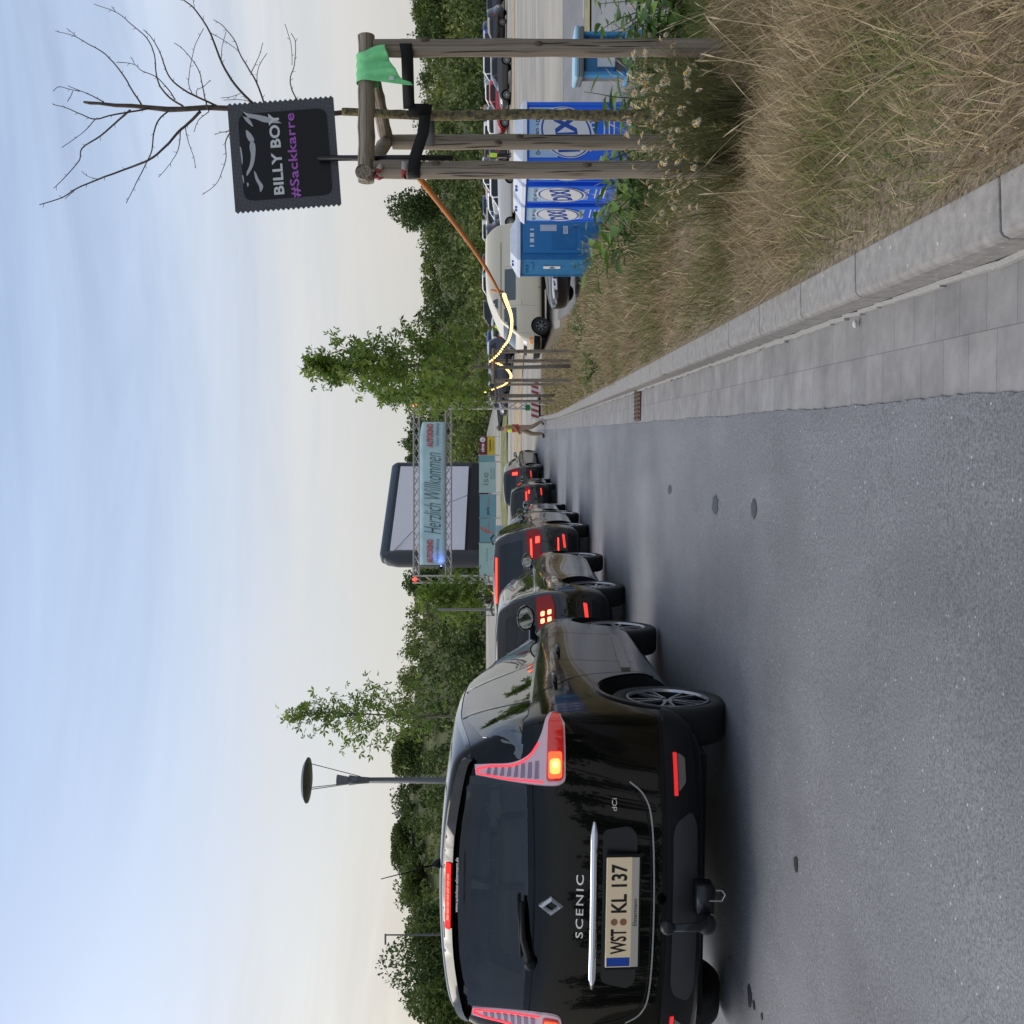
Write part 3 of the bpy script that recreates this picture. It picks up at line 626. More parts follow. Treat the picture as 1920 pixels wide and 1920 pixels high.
def build_car(name, label, sp, loc, heading, group=None, detail=1, roll=0, tilt_front=0):
    """local frame: x forward from the rear axle, y left, z up"""
    root = thing(name, label, 'car', loc, group=group); yaw = pi/2 - heading
    root.rotation_euler = (roll, 0, yaw)
    sh_ = car_shell(sp, 3 if detail > 1 else 2); base = bake(sh_)
    bvh = BVHTree.FromPolygons([v.co.copy() for v in base.vertices], [tuple(p.vertices) for p in base.polygons])
    # wheel arches cut out of the shell
    wb, r, ar, W2 = sp['wb'], sp['r'], sp.get('arch', sp['r']+.045), sp['W']/2
    sh_.data.materials.append(sp['paint']); cu = MB()
    for wx in (0, wb):
        for s in (-1,1):
            cu.lathe([(0,-.16),(ar,-.16),(ar,.16),(0,.16)], 40, Matrix.Translation((wx, s*(W2-.13), r+.005)) @ Matrix.Rotation(pi/2,4,'X'))
    cme = bpy.data.meshes.new('cut'); bm = bmesh.new(); tmp = cu.mesh(); bm.from_mesh(tmp); bmesh.ops.remove_doubles(bm, verts=bm.verts, dist=1e-5); bmesh.ops.recalc_face_normals(bm, faces=bm.faces); bm.to_mesh(cme); bm.free()
    cme.materials.append(well); co_ = bpy.data.objects.new('cut', cme); COL.objects.link(co_)
    bo = sh_.modifiers.new('b','BOOLEAN'); bo.object = co_; bo.operation = 'DIFFERENCE'; bo.solver = 'EXACT'; bo.material_mode = 'TRANSFER'
    extra = []
    for vs_c, fs_c in sp.get('cuts', []):
        cm = bpy.data.meshes.new('cut2'); cm.from_pydata(vs_c, [], fs_c); bm = bmesh.new(); bm.from_mesh(cm); bmesh.ops.recalc_face_normals(bm, faces=bm.faces); bm.to_mesh(cm); bm.free(); cm.materials.append(M_cabin)
        oc = bpy.data.objects.new('cut2', cm); COL.objects.link(oc); extra.append(oc); b3_ = sh_.modifiers.new('b','BOOLEAN'); b3_.object = oc; b3_.operation = 'DIFFERENCE'; b3_.solver = 'EXACT'; b3_.material_mode = 'TRANSFER'
    body = bake(sh_); [bpy.data.objects.remove(oc) for oc in extra]; bpy.data.objects.remove(sh_); bpy.data.objects.remove(co_)
    body.shade_smooth(); sharp(body, 42)
    b_ = mesh_obj('body', body, None, root); 
    def P_(nm, axis, poly, mat, parent=root, off=.003, res=.06, skirt=.015):
        return mesh_obj(nm, patch(bvh, axis, poly, off, res, skirt, nm), mat, parent, smooth=False)
    G = sp.get('glass', glass_dark); GR = sp.get('glass_rear', G)
    # side glass, both flanks
    for ax_ in ('R','L'):
        if True:
            for k,(poly) in enumerate(sp['side_glass']):
                P_('window', ax_, rounded(poly,.035), G, off=.004, res=.09)
            if detail:
                P_('window_trim', ax_, ribbon(sp['trim_line'], .022), trim_black, off=.006, res=.08)
                for ln in sp.get('seams', []): P_('panel_gap', ax_, ribbon(curve_pts(ln,4), .006), seam_m, b_, off=.0015, res=.05, skirt=0)
                for hx,hz_ in sp.get('handles', []):
                    pt = project(bvh, ax_, (hx,hz_), 0); s = -1 if ax_ == 'R' else 1
                    h_ = MB(); h_.tube([(pt.x-.095,pt.y+s*.004,pt.z-.003),(pt.x-.07,pt.y+s*.03,pt.z),(pt.x+.06,pt.y+s*.034,pt.z+.002),(pt.x+.095,pt.y+s*.006,pt.z)], [.008,.013,.014,.008], 8); h_.obj('door_handle', sp.get('handle_mat', sp['paint']), root, smooth=True)
    P_('rear_window', 'B', rounded(sp['rear_glass'],.05), GR, off=.004, res=.09)
    P_('windscreen', 'F', rounded(sp['front_glass'],.06), G, off=.004, res=.12)
    for nm, ax_, poly, mt, off in sp.get('patches', []): P_(nm, ax_, poly, mt, off=off, res=.05)
    for s in (-1,1):
        wheel(root, 0, s*(W2-.028), r, sp['tw'], sp['rim'], sp['rims'], sp.get('style',0), .2, detail)
        wheel(root, wb, s*(W2-.028), r, sp['tw'], sp['rim'], sp['rims'], sp.get('style',0), .9, detail, tilt_front)
        if detail:
            mx_, mz_ = sp['mirror']; pt = project(bvh, 'R' if s < 0 else 'L', (mx_,mz_), 0); mc = Vector((mx_, s*(abs(pt.y)+.155), mz_+.045))
            q = MB(); q.sphere(mc, .088, 16, 10, (.75,1.15,.78)); q.tube([(mx_+.02,pt.y-s*.03,mz_-.01),tuple(mc-Vector((0,s*.05,.05)))], [.03,.025], 8)
            for i_,v_ in enumerate(q.v):      # flat rear face for the glass
                if v_[0] < mc.x-.02: q.v[i_] = (mc.x-.02,)+tuple(v_[1:])
            mo_ = q.obj('wing_mirror', sp.get('mirror_mat', sp['paint']), root, smooth=True); sharp(mo_.data, 50)
            q = MB(); q.add([(mc.x-.0225, mc.y+.083*cos(t), mc.z+.055*sin(t)) for t in np.linspace(0,2*pi,20,endpoint=False)], [tuple(range(20))]); q.obj('mirror_glass', M_mirror, mo_)
    under = MB(); under.box((wb/2, 0, .26), (wb+.9, W2*1.5, .16)); under.obj('underbody', well, root)
    return root, bvh, P_, b_
M_mirror = M_('mirror_glass', (.6,.65,.65), .03, metal=1)
def plate(root, x, y, z, s, W=.52, Hh=.112, lit=False, tilt=0, border=True, mat=None, rear=True):
    """licence plate facing backwards (or forwards), with its lettering as sub-part"""
    p = MB(); p.box((0,0,0),(.012,W+.012,Hh+.012)); sg = -1 if rear else 1
    o = p.obj('licence_plate', mat or (plate_lit if lit else plate_white), root, loc=(x,y,z), rot=(0,tilt,0), bevel=.003)
    b = MB(); b.box((sg*.0065, -sg*(W/2-.021), 0), (.002,.042,Hh)); b.obj('country_band', plate_blue, o)
    M = Matrix(((0,0,sg,sg*.0072),(sg,0,0,sg*.022),(0,1,0,0),(0,0,0,1)))
    if s: put_text('lettering', s, ink, o, M, width=W*.86, height=Hh*.68, bold=.02)
    return o
def gen_spec(Lg, W, Ht, wb, ro, bz, hz_, wbx, wtx, rtx, rbx, paint, r=.315, sedan=False, **k):
    """generic body rows from a few proportions (x measured from the rear axle)"""
    Lf = Lg-ro; w = W/2*1.01
    rows = [(.20,.20,-ro+.22,Lf-.30,w-.13,.10,.25),(.26,.25,-ro+.06,Lf-.09,w-.035,.20,.38),(.42,.42,-ro,Lf-.02,w-.005,.24,.45),(.58,.56,-ro+.005,Lf,w,.22,.45),
      (bz-.22,hz_-.12,-ro+.03,Lf-.05,w,.18,.42),(bz-.09,hz_,(-ro+.08 if sedan else rbx-.05),Lf-.30,w-.015,.16,.36),(bz,bz-.04,rbx,wbx+.22,w-.045,.15,.30),
      (bz+.04,bz+.0,rbx+.03,wbx+.10,w-.065,.14,.28),((bz+Ht)/2+.02,(bz+Ht)/2,(rbx+rtx)/2+.02,(wbx+wtx)/2+.05,w-.14,.12,.22),(Ht-.12,Ht-.12,rtx+.01,wtx+.12,w-.215,.10,.16),(Ht-.055,Ht-.06,rtx+.07,wtx-.02,w-.27,.08,.1,.012)]
    mid = (rbx+rtx)/2
    sg = [[(rbx+.38,bz+.035),(wb*.42,bz+.015),(wb*.44,Ht-.115),(rtx+.38,Ht-.13)],[(wb*.45,bz+.015),(wbx-.12,bz-.005),(wtx+.02,Ht-.125),(wb*.47,Ht-.115)]]
    tl = curve_pts([(rbx+.20,bz+.03),(rtx+.20,Ht-.14),((rtx+wtx)/2,Ht-.088),(wtx-.02,Ht-.11),(wbx,bz+.0)],6)
    sp = dict(rows=rows, W=W, wb=wb, r=r, rim=r*.70, tw=.205, rims=[alloy,alloy_dark], paint=paint, side_glass=sg, trim_line=tl,
      rear_glass=[(-w+.24,bz+.05),(w-.24,bz+.05),(w-.34,Ht-.13),(-w+.34,Ht-.13)], front_glass=[(-w+.13,bz+.06),(w-.13,bz+.06),(w-.29,Ht-.12),(-w+.29,Ht-.12)],
      mirror=(wbx-.18, bz+.02), handles=[(.12,bz-.10),(wb*.42,bz-.12)], seams=[[(wb*.44,bz),(wb*.445,.6),(wb*.44,.28)],[(wb*.83,bz-.04),(wb*.81,.6),(wb*.79,.28)],[(rbx+.55,bz),(.42,.62),(.48,.35)]])
    sp.update(k); return sp

M_cabin = M_('cabin_lining', (.03,.03,.033), .8)
def shrink(poly, f):
    cx = sum(p[0] for p in poly)/len(poly); cy = sum(p[1] for p in poly)/len(poly); return [(cx+(p[0]-cx)*f, cy+(p[1]-cy)*f) for p in poly]
def cut_prism(poly, axis, a, b):
    n = len(poly); vs = [((u,a,v) if axis == 'y' else (a,u,v)) for u,v in poly]+[((u,b,v) if axis == 'y' else (b,u,v)) for u,v in poly]
    return vs, [tuple(range(n)), tuple(range(n,2*n))[::-1]]+[(i,n+i,n+(i+1)%n,(i+1)%n) for i in range(n)]
# ---- the black people carrier in front
hero_rows = [(.21,.20,-.60,3.25,.76,.10,.30),(.27,.24,-.745,3.43,.875,.22,.40),(.40,.40,-.79,3.50,.915,.26,.45),(.455,.50,-.785,3.53,.915,.26,.45),(.64,.62,-.765,3.53,.915,.24,.45),
  (.86,.78,-.745,3.46,.925,.22,.42),(1.01,.90,-.725,3.22,.915,.20,.36),(1.085,.975,-.705,2.72,.895,.19,.30),(1.15,1.03,-.685,2.52,.862,.17,.28),(1.30,1.26,-.655,2.10,.79,.15,.22),(1.43,1.44,-.625,1.62,.715,.13,.16),(1.475,1.495,-.56,1.38,.655,.10,.10,.028)]
hero = dict(rows=hero_rows, W=1.80, wb=2.70, r=.318, rim=.228, tw=.205, rims=[alloy,alloy_dark], paint=black_paint, style=0, crown=.06, tr=.05, arch=.375, bulge=.02,
  side_glass=[[(-.14,1.085),(.84,1.035),(.88,1.45),(.62,1.462),(.30,1.455),(.17,1.44)],
              [(.90,1.035),(1.60,.995),(2.18,.98),(1.95,1.19),(1.66,1.36),(1.48,1.42),(1.25,1.448),(.94,1.452)],
              [(-.60,1.125),(-.38,1.095),(-.18,1.082),(.12,1.43),(-.10,1.40),(-.45,1.33)]],
  trim_line=curve_pts([(-.58,1.388),(-.2,1.435),(.2,1.478),(.6,1.492),(.97,1.492),(1.35,1.472),(1.60,1.425),(1.93,1.27),(2.36,.965)],8),
  rear_glass=[(-.585,1.10),(0,1.085),(.585,1.10),(.60,1.25),(.575,1.425),(0,1.455),(-.575,1.425),(-.60,1.25)],
  front_glass=[(-.72,1.06),(.72,1.06),(.58,1.44),(-.58,1.44)], mirror=(2.10,1.03), mirror_mat=black_paint,
  handles=[(.20,.935),(1.15,.875)],
  seams=[[(.86,1.03),(.85,.9),(.83,.6),(.80,.28)],[(1.98,.96),(1.96,.8),(1.94,.55),(1.92,.28)],[(-.12,1.08),(.10,.93),(.30,.80),(.42,.62),(.47,.40),(.50,.30)]])
hero['glass'] = pane; hero['glass_rear'] = pane_tint
hero['cuts'] = [cut_prism([(-.50,.62),(2.15,.62),(2.15,.98),(1.50,1.395),(.9,1.455),(-.40,1.40),(-.52,1.08)],'y',-.615,.617), cut_prism(shrink(hero['rear_glass'],.93),'x',-1.1,-.402), cut_prism(shrink(hero['front_glass'],.95),'x',1.3,3.2)]
hero['cuts'] += [cut_prism(shrink(p_,.93),'y',s_*.60,s_*1.25) for p_ in hero['side_glass'] for s_ in (-1,1)]
def U_(axis, x, y): 
    d, u, v = frame_of(axis); return x*u.x+y*u.y
hc = (-1.90, 5.70); ha = R(2.0)
hr, hb, hP, hbody = build_car('car', 'black people carrier nearest the camera, its red and amber tail light glowing', hero, (hc[0],hc[1],-.075), ha, group='cars queuing on the road', detail=2, roll=R(.85))
for s_, ax_ in ((-1,'R'),(1,'L')):      # black quarter glass gap, chrome belt line and door strip
    hP('belt_trim', ax_, ribbon(curve_pts([(-.17,1.078),(.4,1.052),(.9,1.028),(1.65,.988),(2.2,.968)],4),.016), chrome, off=.008)
    hP('door_pillar', ax_, [(.835,1.03),(.90,1.03),(.935,1.462),(.875,1.465)], trim_black, off=.0065)
    hP('quarter_gap', ax_, ribbon([(-.15,1.08),(.17,1.45)],.022), trim_black, off=.007)
    hP('door_strip', ax_, ribbon([(.52,.492),(1.2,.462),(1.86,.425)],.055), M_('strip_grey', (.25,.24,.22), .25, metal=.8), off=.014)
# tail lights wrap round the corner
CR = (.80, .60, 0)
for s_ in (-1, 1):
    axd = (CR[0], -s_*CR[1], 0)
    def uu(x, y): return U_(axd, x, s_*y)
    outer = [uu(-.545,.86),uu(-.60,.80)]
    o3 = curve_pts([(uu(-.60,.675),1.362),(uu(-.64,.70),1.29),(uu(-.67,.72),1.17),(uu(-.67,.765),1.085),(uu(-.62,.83),1.035),(uu(-.52,.885),1.005),(uu(-.47,.90),.975),(uu(-.50,.895),.935)],5)
    i3 = curve_pts([(uu(-.60,.89),.915),(uu(-.70,.70),.912),(uu(-.725,.628),.925),(uu(-.715,.612),1.02),(uu(-.68,.628),1.2),(uu(-.64,.645),1.355)],5)
    tl = hP('tail_light', axd, o3+i3, M_('lamp_pink'+str(s_), (.74,.60,.66), .06, coat=1, emit=.05, ecol=(1,.25,.35)), off=.012, res=.035, skirt=.03)
    # red lower block, pink inner stripes, red rim line along the outer edge
    hP('lower_lens', axd, rounded([(uu(-.72,.635),.925),(uu(-.70,.70),.92),(uu(-.60,.86),.922),(uu(-.50,.90),.94),(uu(-.48,.90),.975),(uu(-.56,.868),.998),(uu(-.70,.69),1.006),(uu(-.718,.63),1.006)],.02), M_('lower_red'+str(s_), (.42,.006,.010), .08, coat=1, emit=.16, ecol=(1,.02,.02)), tl, off=.020, res=.03, skirt=.01)
    hP('brake_lens', axd, rounded([(uu(-.718,.645),.930),(uu(-.668,.758),.930),(uu(-.668,.758),.997),(uu(-.718,.645),.997)],.012), M_('lamp_warm'+str(s_), (.95,.25,.08), .25, emit=1.4, ecol=(1,.06,.015)), tl, off=.026, res=.02, skirt=.01)
    hP('lens_glow', axd, rounded([(uu(-.712,.662),.937),(uu(-.682,.728),.937),(uu(-.682,.728),.990),(uu(-.712,.662),.990)],.02), M_('lamp_glow'+str(s_), (1,.4,.12), .3, emit=2.6, ecol=(1,.24,.05)), tl, off=.028, res=.02, skirt=.004)
    hP('bulb', axd, rounded([(uu(-.70,.688),.95),(uu(-.69,.716),.95),(uu(-.69,.716),.975),(uu(-.70,.688),.975)],.012), lamp_core, tl, off=.030, res=.01, skirt=.01)
    glow = M_('lamp_line'+str(s_), (.9,.08,.10), .2, emit=.9, ecol=(1,.03,.04), coat=.6)
    hP('light_guide', axd, ribbon(curve_pts([(uu(-.62,.66),1.35),(uu(-.655,.695),1.28),(uu(-.675,.705),1.17),(uu(-.675,.745),1.095),(uu(-.64,.80),1.045)],5),.009), glow, tl, off=.018, res=.02, skirt=.008)
    hP('light_guide', axd, ribbon([(uu(-.725,.632),1.02),(uu(-.69,.64),1.2),(uu(-.645,.652),1.345),(uu(-.635,.668),1.352)],.006), glow, tl, off=.018, res=.02, skirt=.008)
    dk = M_('lamp_cell'+str(s_), (.30,.20,.25), .12, coat=1, metal=.4)
    for k in range(8):
        z = 1.045+k*.034; a_, b2 = .648, .668+.055*(1-k/8)**1.6+.01
        xk = -.715+.07*k/8; hP('reflector_cell', axd, [(uu(xk,a_),z),(uu(xk+.02,b2),z),(uu(xk+.02,b2),z+.010+.006*(k<3)),(uu(xk,a_),z+.02)], dk, tl, off=.0165, res=.02, skirt=.004)
# seats, wheel and dashboard seen through the glass
seat_m = M_('seat_fabric', (.10,.105,.105), .85)
def seat(x, y, w_, z0=.62, h=.62):
    q = MB(); q.box((x,y,z0+h/2),(.14,w_,h),Matrix.Rotation(R(-12),3,'Y')); q.box((x+.28,y,z0),(.5,w_,.14)); o = q.obj('seat', seat_m, hr, bevel=.04)
    q = MB(); q.tube([(x-.07,y-.06,z0+h-.03),(x-.10,y-.06,z0+h+.10)],.007,6); q.tube([(x-.07,y+.06,z0+h-.03),(x-.10,y+.06,z0+h+.10)],.007,6); q.box((x-.11,y,z0+h+.13),(.09,.25,.15),Matrix.Rotation(R(-10),3,'Y')); q.obj('headrest', seat_m, o, bevel=.035)
for yy_ in (-.40,0,.40): seat(.10, yy_, .38)
for yy_ in (-.38,.38): seat(1.02, yy_, .48, .60, .66)
q = MB(); q.box((1.98,0,.90),(.42,1.22,.22)); q.obj('dashboard', seat_m, hr, bevel=.06)
q = MB(); q.tube([(1.60+.05*sin(t),.38+.18*cos(t),1.00+.17*sin(t)) for t in np.linspace(0,2*pi,25)],.014,8,cap=False); q.box((1.61,.38,.99),(.03,.14,.10)); q.obj('steering_wheel', black_plastic, hr, smooth=False)
q = MB(); q.box((1.52,0,1.36),(.03,.22,.06)); q.obj('rear_view_mirror', black_plastic, hr, bevel=.01)
# rear fittings
hP('spoiler', 'B', curve_pts([(-.665,1.372),(-.60,1.405),(-.3,1.452),(0,1.462),(.3,1.452),(.60,1.405),(.665,1.372),(.63,1.44),(.35,1.493),(0,1.508),(-.35,1.493),(-.63,1.44),(-.665,1.372)],5)[:-1], trim_black, off=.045, res=.05, skirt=.05)
hP('brake_light', 'B', rounded([(-.165,1.468),(.165,1.468),(.165,1.496),(-.165,1.496)],.008), M_('high_brake_red', (.35,.004,.006), .4, spec=.1, emit=.7, ecol=(1,.015,.01)), off=.056, res=.04, skirt=.02)
for k in range(7): hP('led', 'B', rounded([(-.115+k*.034,1.476),(-.085+k*.034,1.476),(-.085+k*.034,1.488),(-.115+k*.034,1.488)],.004), lamp_lit, off=.060, res=.02, skirt=.006)
hP('panel_gap', 'B', ribbon(curve_pts([(-.60,1.075),(-.3,1.062),(0,1.058),(.3,1.062),(.60,1.075)],4),.007), seam_m, hbody, off=.002, skirt=0)
hP('panel_gap', 'B', ribbon(curve_pts([(-.655,.905),(-.63,.78),(-.59,.64),(-.52,.545),(-.38,.507),(0,.497),(.38,.507),(.52,.545),(.59,.64),(.63,.78),(.655,.905)],5),.007), seam_m, hbody, off=.002, skirt=0)
hP('tailgate_lip', 'B', ribbon(curve_pts([(-.60,.60),(-.535,.528),(-.40,.494),(0,.484),(.40,.494),(.535,.528),(.60,.60)],6),.007), alloy, hbody, off=.006, skirt=.006)
hP('plate_recess', 'B', rounded([(-.40,.60),(-.36,.565),(.36,.565),(.40,.60),(.375,.73),(-.375,.73)],.03), M_('recess_black', (.010,.010,.012), .3), off=.004)
cb = MB(); pb_ = [project(hb,'B',(yy_,.772),.012) for yy_ in np.linspace(.405,-.415,15)]; rr_ = [.008]+[.021]*13+[.008]
cb.tube(pb_, rr_, 16); cb.obj('chrome_bar', chrome, hr, smooth=True)
lp = plate(hr, -.795, -.003, .655, '', lit=True, tilt=R(-5))
for s_t, yc, wd in (('WST',.140,.122),('KL 137',-.118,.236)): put_text('lettering', s_t, ink, lp, Matrix(((0,0,-1,-.0072),(-1,0,0,yc),(0,1,0,0),(0,0,0,1))), width=wd, height=.078, bold=.025)
sl_ = MB()
for yy_, zz_, m__ in ((.045,.022,0),(.045,-.022,0)):
    sl_.add([(-.0075, yy_+.0-.0+.017*cos(t), zz_+.017*sin(t)) for t in np.linspace(0,2*pi,14,endpoint=False)], [tuple(range(14))])
sl_.obj('seal', M_('plate_seal', (.35,.16,.08), .4), lp)
fr = MB(); fr.box((.002,0,-.078),(.014,.53,.036)); fo = fr.obj('dealer_strip', M_('strip_white', (.55,.50,.40), .4), lp)
MT = Matrix(((0,0,-1,-.0065),(-1,0,0,0),(0,1,0,-.078),(0,0,0,1)))
MT = Matrix(((0,0,-1,-.0065),(-1,0,0,0),(0,1,0,-.078),(0,0,0,1)))
put_text('lettering', 'Elstermann', ink, fo, MT, width=.13, height=.020)
fr = MB(); fr.box((.006,0,-.022),(.012,.56,.168)); fr.obj('plate_frame', black_plastic, lp)
def tg(name, s, y, z, mat=chrome, x=None, **k):
    """lettering laid onto the tailgate, curved with it"""
    me = text_mesh(s, **k)
    for v in me.vertices:
        q = project(hb, 'B', (y - v.co.x, z + v.co.y), .006); v.co = q
    return mesh_obj(name, me, mat, hr, smooth=False)
tg('badge_lettering', 'SCENIC', -.004, .838, width=.31, height=.036, spacing=1.25, bold=.01)
tg('badge_lettering', 'dCi', -.495, .675, width=.058, height=.024)
wb_ = text_mesh('www.autohaus-elstermann.de', width=.27, height=.015, bold=.01)
for v in wb_.vertices: v.co = project(hb, 'B', (-.07 - v.co.x, 1.438 + v.co.y), .058)
mesh_obj('window_lettering', wb_, M_('white_letters', (.8,.8,.8), .5), hr, smooth=False)
# the diamond badge
bd = MB(); q0 = project(hb,'B',(0,.975),0)
oo = [(0,.060),(-.046,0),(0,-.060),(.046,0)]; ii = [(-.0,.030),(-.020,0),(0,-.030),(.020,0)]
vs = [(q0.x-.012,a_,.975+b2) for a_,b2 in oo]+[(q0.x-.030,a_*.72,.975+b2*.74) for a_,b2 in oo]+[(q0.x-.008,a_,.975+b2) for a_,b2 in ii]+[(q0.x+.02,a_*1.04,.975+b2*1.04) for a_,b2 in oo]
fs = []
for k in range(4):
    k2 = (k+1)%4; fs += [(k,k2,4+k2,4+k),(4+k,4+k2,8+k2,8+k),(12+k,12+k2,k2,k)]
bd.add(vs, fs); bd.obj('diamond_badge', M_('badge_silver', (.85,.86,.88), .38, metal=.75), hr)
# wiper
wp = MB(); a_ = project(hb,'B',(.30,1.072),.02); b2 = project(hb,'B',(-.02,1.12),.045); m_ = project(hb,'B',(.16,1.11),.045)
wp.tube([a_, m_, b2], [.022,.016,.010], 8); c_ = project(hb,'B',(.34,1.105),.02)
wp.tube([project(hb,'B',(.27,1.118),.018), project(hb,'B',(.1,1.128),.018), project(hb,'B',(-.04,1.135),.018)], .007, 6); wp.sphere(tuple(a_),.03,12,8); wp.obj('rear_wiper', black_plastic, hr, smooth=True)
# lower bumper: grained black band, skid plate, reflectors, tow bar
lo = curve_pts([(-.885,.425),(-.6,.428),(0,.424),(.6,.428),(.885,.425)],4)
hP('bumper_insert', 'B', [tuple(p) for p in lo]+[(.83,.285),(.5,.262),(-.5,.262),(-.83,.285)], black_plastic, off=.012, res=.05, skirt=.03)
for s_ in (-1,1): hP('bumper_insert', 'R' if s_<0 else 'L', [(-.72,.425),(-.42,.425),(-.405,.33),(-.44,.27),(-.60,.27),(-.70,.285)], black_plastic, off=.010, skirt=.02)
hP('skid_plate', 'B', rounded([(-.47,.30),(-.42,.38),(-.36,.395),(.36,.395),(.42,.38),(.47,.30),(.40,.268),(-.40,.268)],.03), M_('skid_grey', (.045,.045,.048), .4), off=.020, skirt=.02)
for s_ in (-1,1):
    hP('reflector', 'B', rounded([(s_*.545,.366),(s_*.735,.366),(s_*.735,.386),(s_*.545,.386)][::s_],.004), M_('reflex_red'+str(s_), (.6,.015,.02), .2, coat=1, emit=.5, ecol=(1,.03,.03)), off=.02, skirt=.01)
    hP('reverse_lamp', 'B', rounded([(s_*.56,.362),(s_*.735,.362),(s_*.71,.325),(s_*.60,.325)][::s_],.012), M_('reverse_lens'+str(s_), (.16,.15,.13), .2, coat=1), off=.018, skirt=.01)
tb = MB(); tb.tube([(-.62,.0,.25),(-.86,.0,.25),(-.94,0,.30),(-.95,0,.42)], [.035,.03,.022,.018], 10); tb.sphere((-.95,0,.445), .034, 16, 12); tb.box((-.80,-.09,.25),(.12,.12,.08)); tb.sphere((-.86,.02,.25),.05,12,8); tb.obj('tow_bar', M_('tow_steel', (.03,.032,.035), .35, metal=.6), hr, smooth=True)
tb = MB(); tb.tube([(-.88,-.10,.24),(-.88,-.10,.18),(-.88,-.13,.165),(-.88,-.15,.18),(-.88,-.15,.21)], .004, 6); tb.obj('tow_loop', alloy, hr)
an = MB(); an.tube([(-.30,-.04,1.535),(-.32,-.04,1.565),(-.335,-.04,1.585)], [.035,.022,.008], 10); an.tube([(-.335,-.04,1.58),(-.40,-.028,1.70),(-.465,-.015,1.835)], [.005,.0035,.0025], 6); an.obj('aerial', black_plastic, hr, smooth=True)
for s_ in (-1,1): tag(hP('arch_lip', 'R' if s_<0 else 'L', ribbon([(.392*cos(t), .325+.392*sin(t)) for t in np.linspace(.05,pi*.93,24)],.022), black_paint, off=.010, skirt=.01, res=.03))
# ------------------------------------------------------------------ the rest of the queue
dark_brown = M_('dark_metallic_paint', (.005,.004,.0045), .12, coat=.75, spec=.3)
grey_paint = M_('dark_grey_paint', (.022,.022,.025), .18, coat=.8, spec=.3)
green_black = M_('green_black_paint', (.006,.010,.011), .15, coat=.8, spec=.3)
silver_paint = M_('silver_paint', (.30,.31,.33), .25, coat=1, metal=.6)
white_paint = M_('white_paint', (.68,.68,.68), .3, coat=1)
red_paint = M_('red_paint', (.45,.02,.02), .25, coat=1)
blue_paint = M_('blue_paint', (.02,.05,.22), .25, coat=1, metal=.3)
navy_paint = M_('navy_paint', (.02,.028,.05), .25, coat=1, metal=.3)
cream_paint = M_('cream_paint', (.74,.67,.52), .4, coat=.4)
def tail(P_, W, x0, zc, hgt, wid, lit=lamp_lit, style='block', inset=.10, wrap=.14):
    """wrap-round tail lights on both rear corners"""
    for s in (-1,1):
        axd = (.85, -s*.53, 0)
        def uu(x,y): return U_(axd, x, s*y)
        w = W/2
        o = P_('tail_light', axd, rounded([(uu(x0,w-inset-wid),zc-hgt/2),(uu(x0,w-inset-wid),zc+hgt*.35),(uu(x0+.04,w-inset),zc+hgt/2),(uu(x0+wrap,w-.01),zc+hgt*.5),(uu(x0+wrap,w-.01),zc-hgt*.3),(uu(x0+.04,w-inset),zc-hgt/2)],.02), lamp_red, off=.010, res=.05, skirt=.02)
        if style == 'squares':
            for a in range(2):
                for b in range(2):
                    ys = w-inset-.02-a*.085; zz = zc-.04+b*.07
                    P_('led', axd, rounded([(uu(x0,ys-.05),zz-.019),(uu(x0,ys),zz-.019),(uu(x0,ys),zz+.019),(uu(x0,ys-.05),zz+.019)],.01), lamp_core, o, off=.02, res=.03, skirt=.008)
            P_('led', axd, ribbon([(uu(x0,w-inset-.32),zc-.06),(uu(x0,w-inset-.20),zc-.06)],.014), lamp_lit, o, off=.02, skirt=.008)
            P_('led', axd, ribbon([(uu(x0,w-inset-.32),zc+.0),(uu(x0,w-inset-.20),zc+.0)],.014), lamp_lit, o, off=.02, skirt=.008)
        elif style == 'el':
            P_('led', axd, ribbon([(uu(x0,w-inset-wid+.03),zc+hgt*.18),(uu(x0,w-inset-.02),zc+hgt*.22)],.028), lit, o, off=.02, skirt=.008)
            P_('led', axd, rounded([(uu(x0,w-inset-.12),zc-hgt*.38),(uu(x0,w-inset+.0),zc-hgt*.38),(uu(x0,w-inset+.0),zc-.02),(uu(x0,w-inset-.12),zc-.02)],.012), lit, o, off=.022, res=.04, skirt=.008)
        elif style == 'block':
            P_('led', axd, rounded([(uu(x0,w-inset-wid+.03),zc-hgt*.25),(uu(x0,w-inset+.02),zc-hgt*.25),(uu(x0,w-inset+.02),zc+hgt*.25),(uu(x0,w-inset-wid+.03),zc+hgt*.25)],.02), lit, o, off=.02, res=.05, skirt=.008)
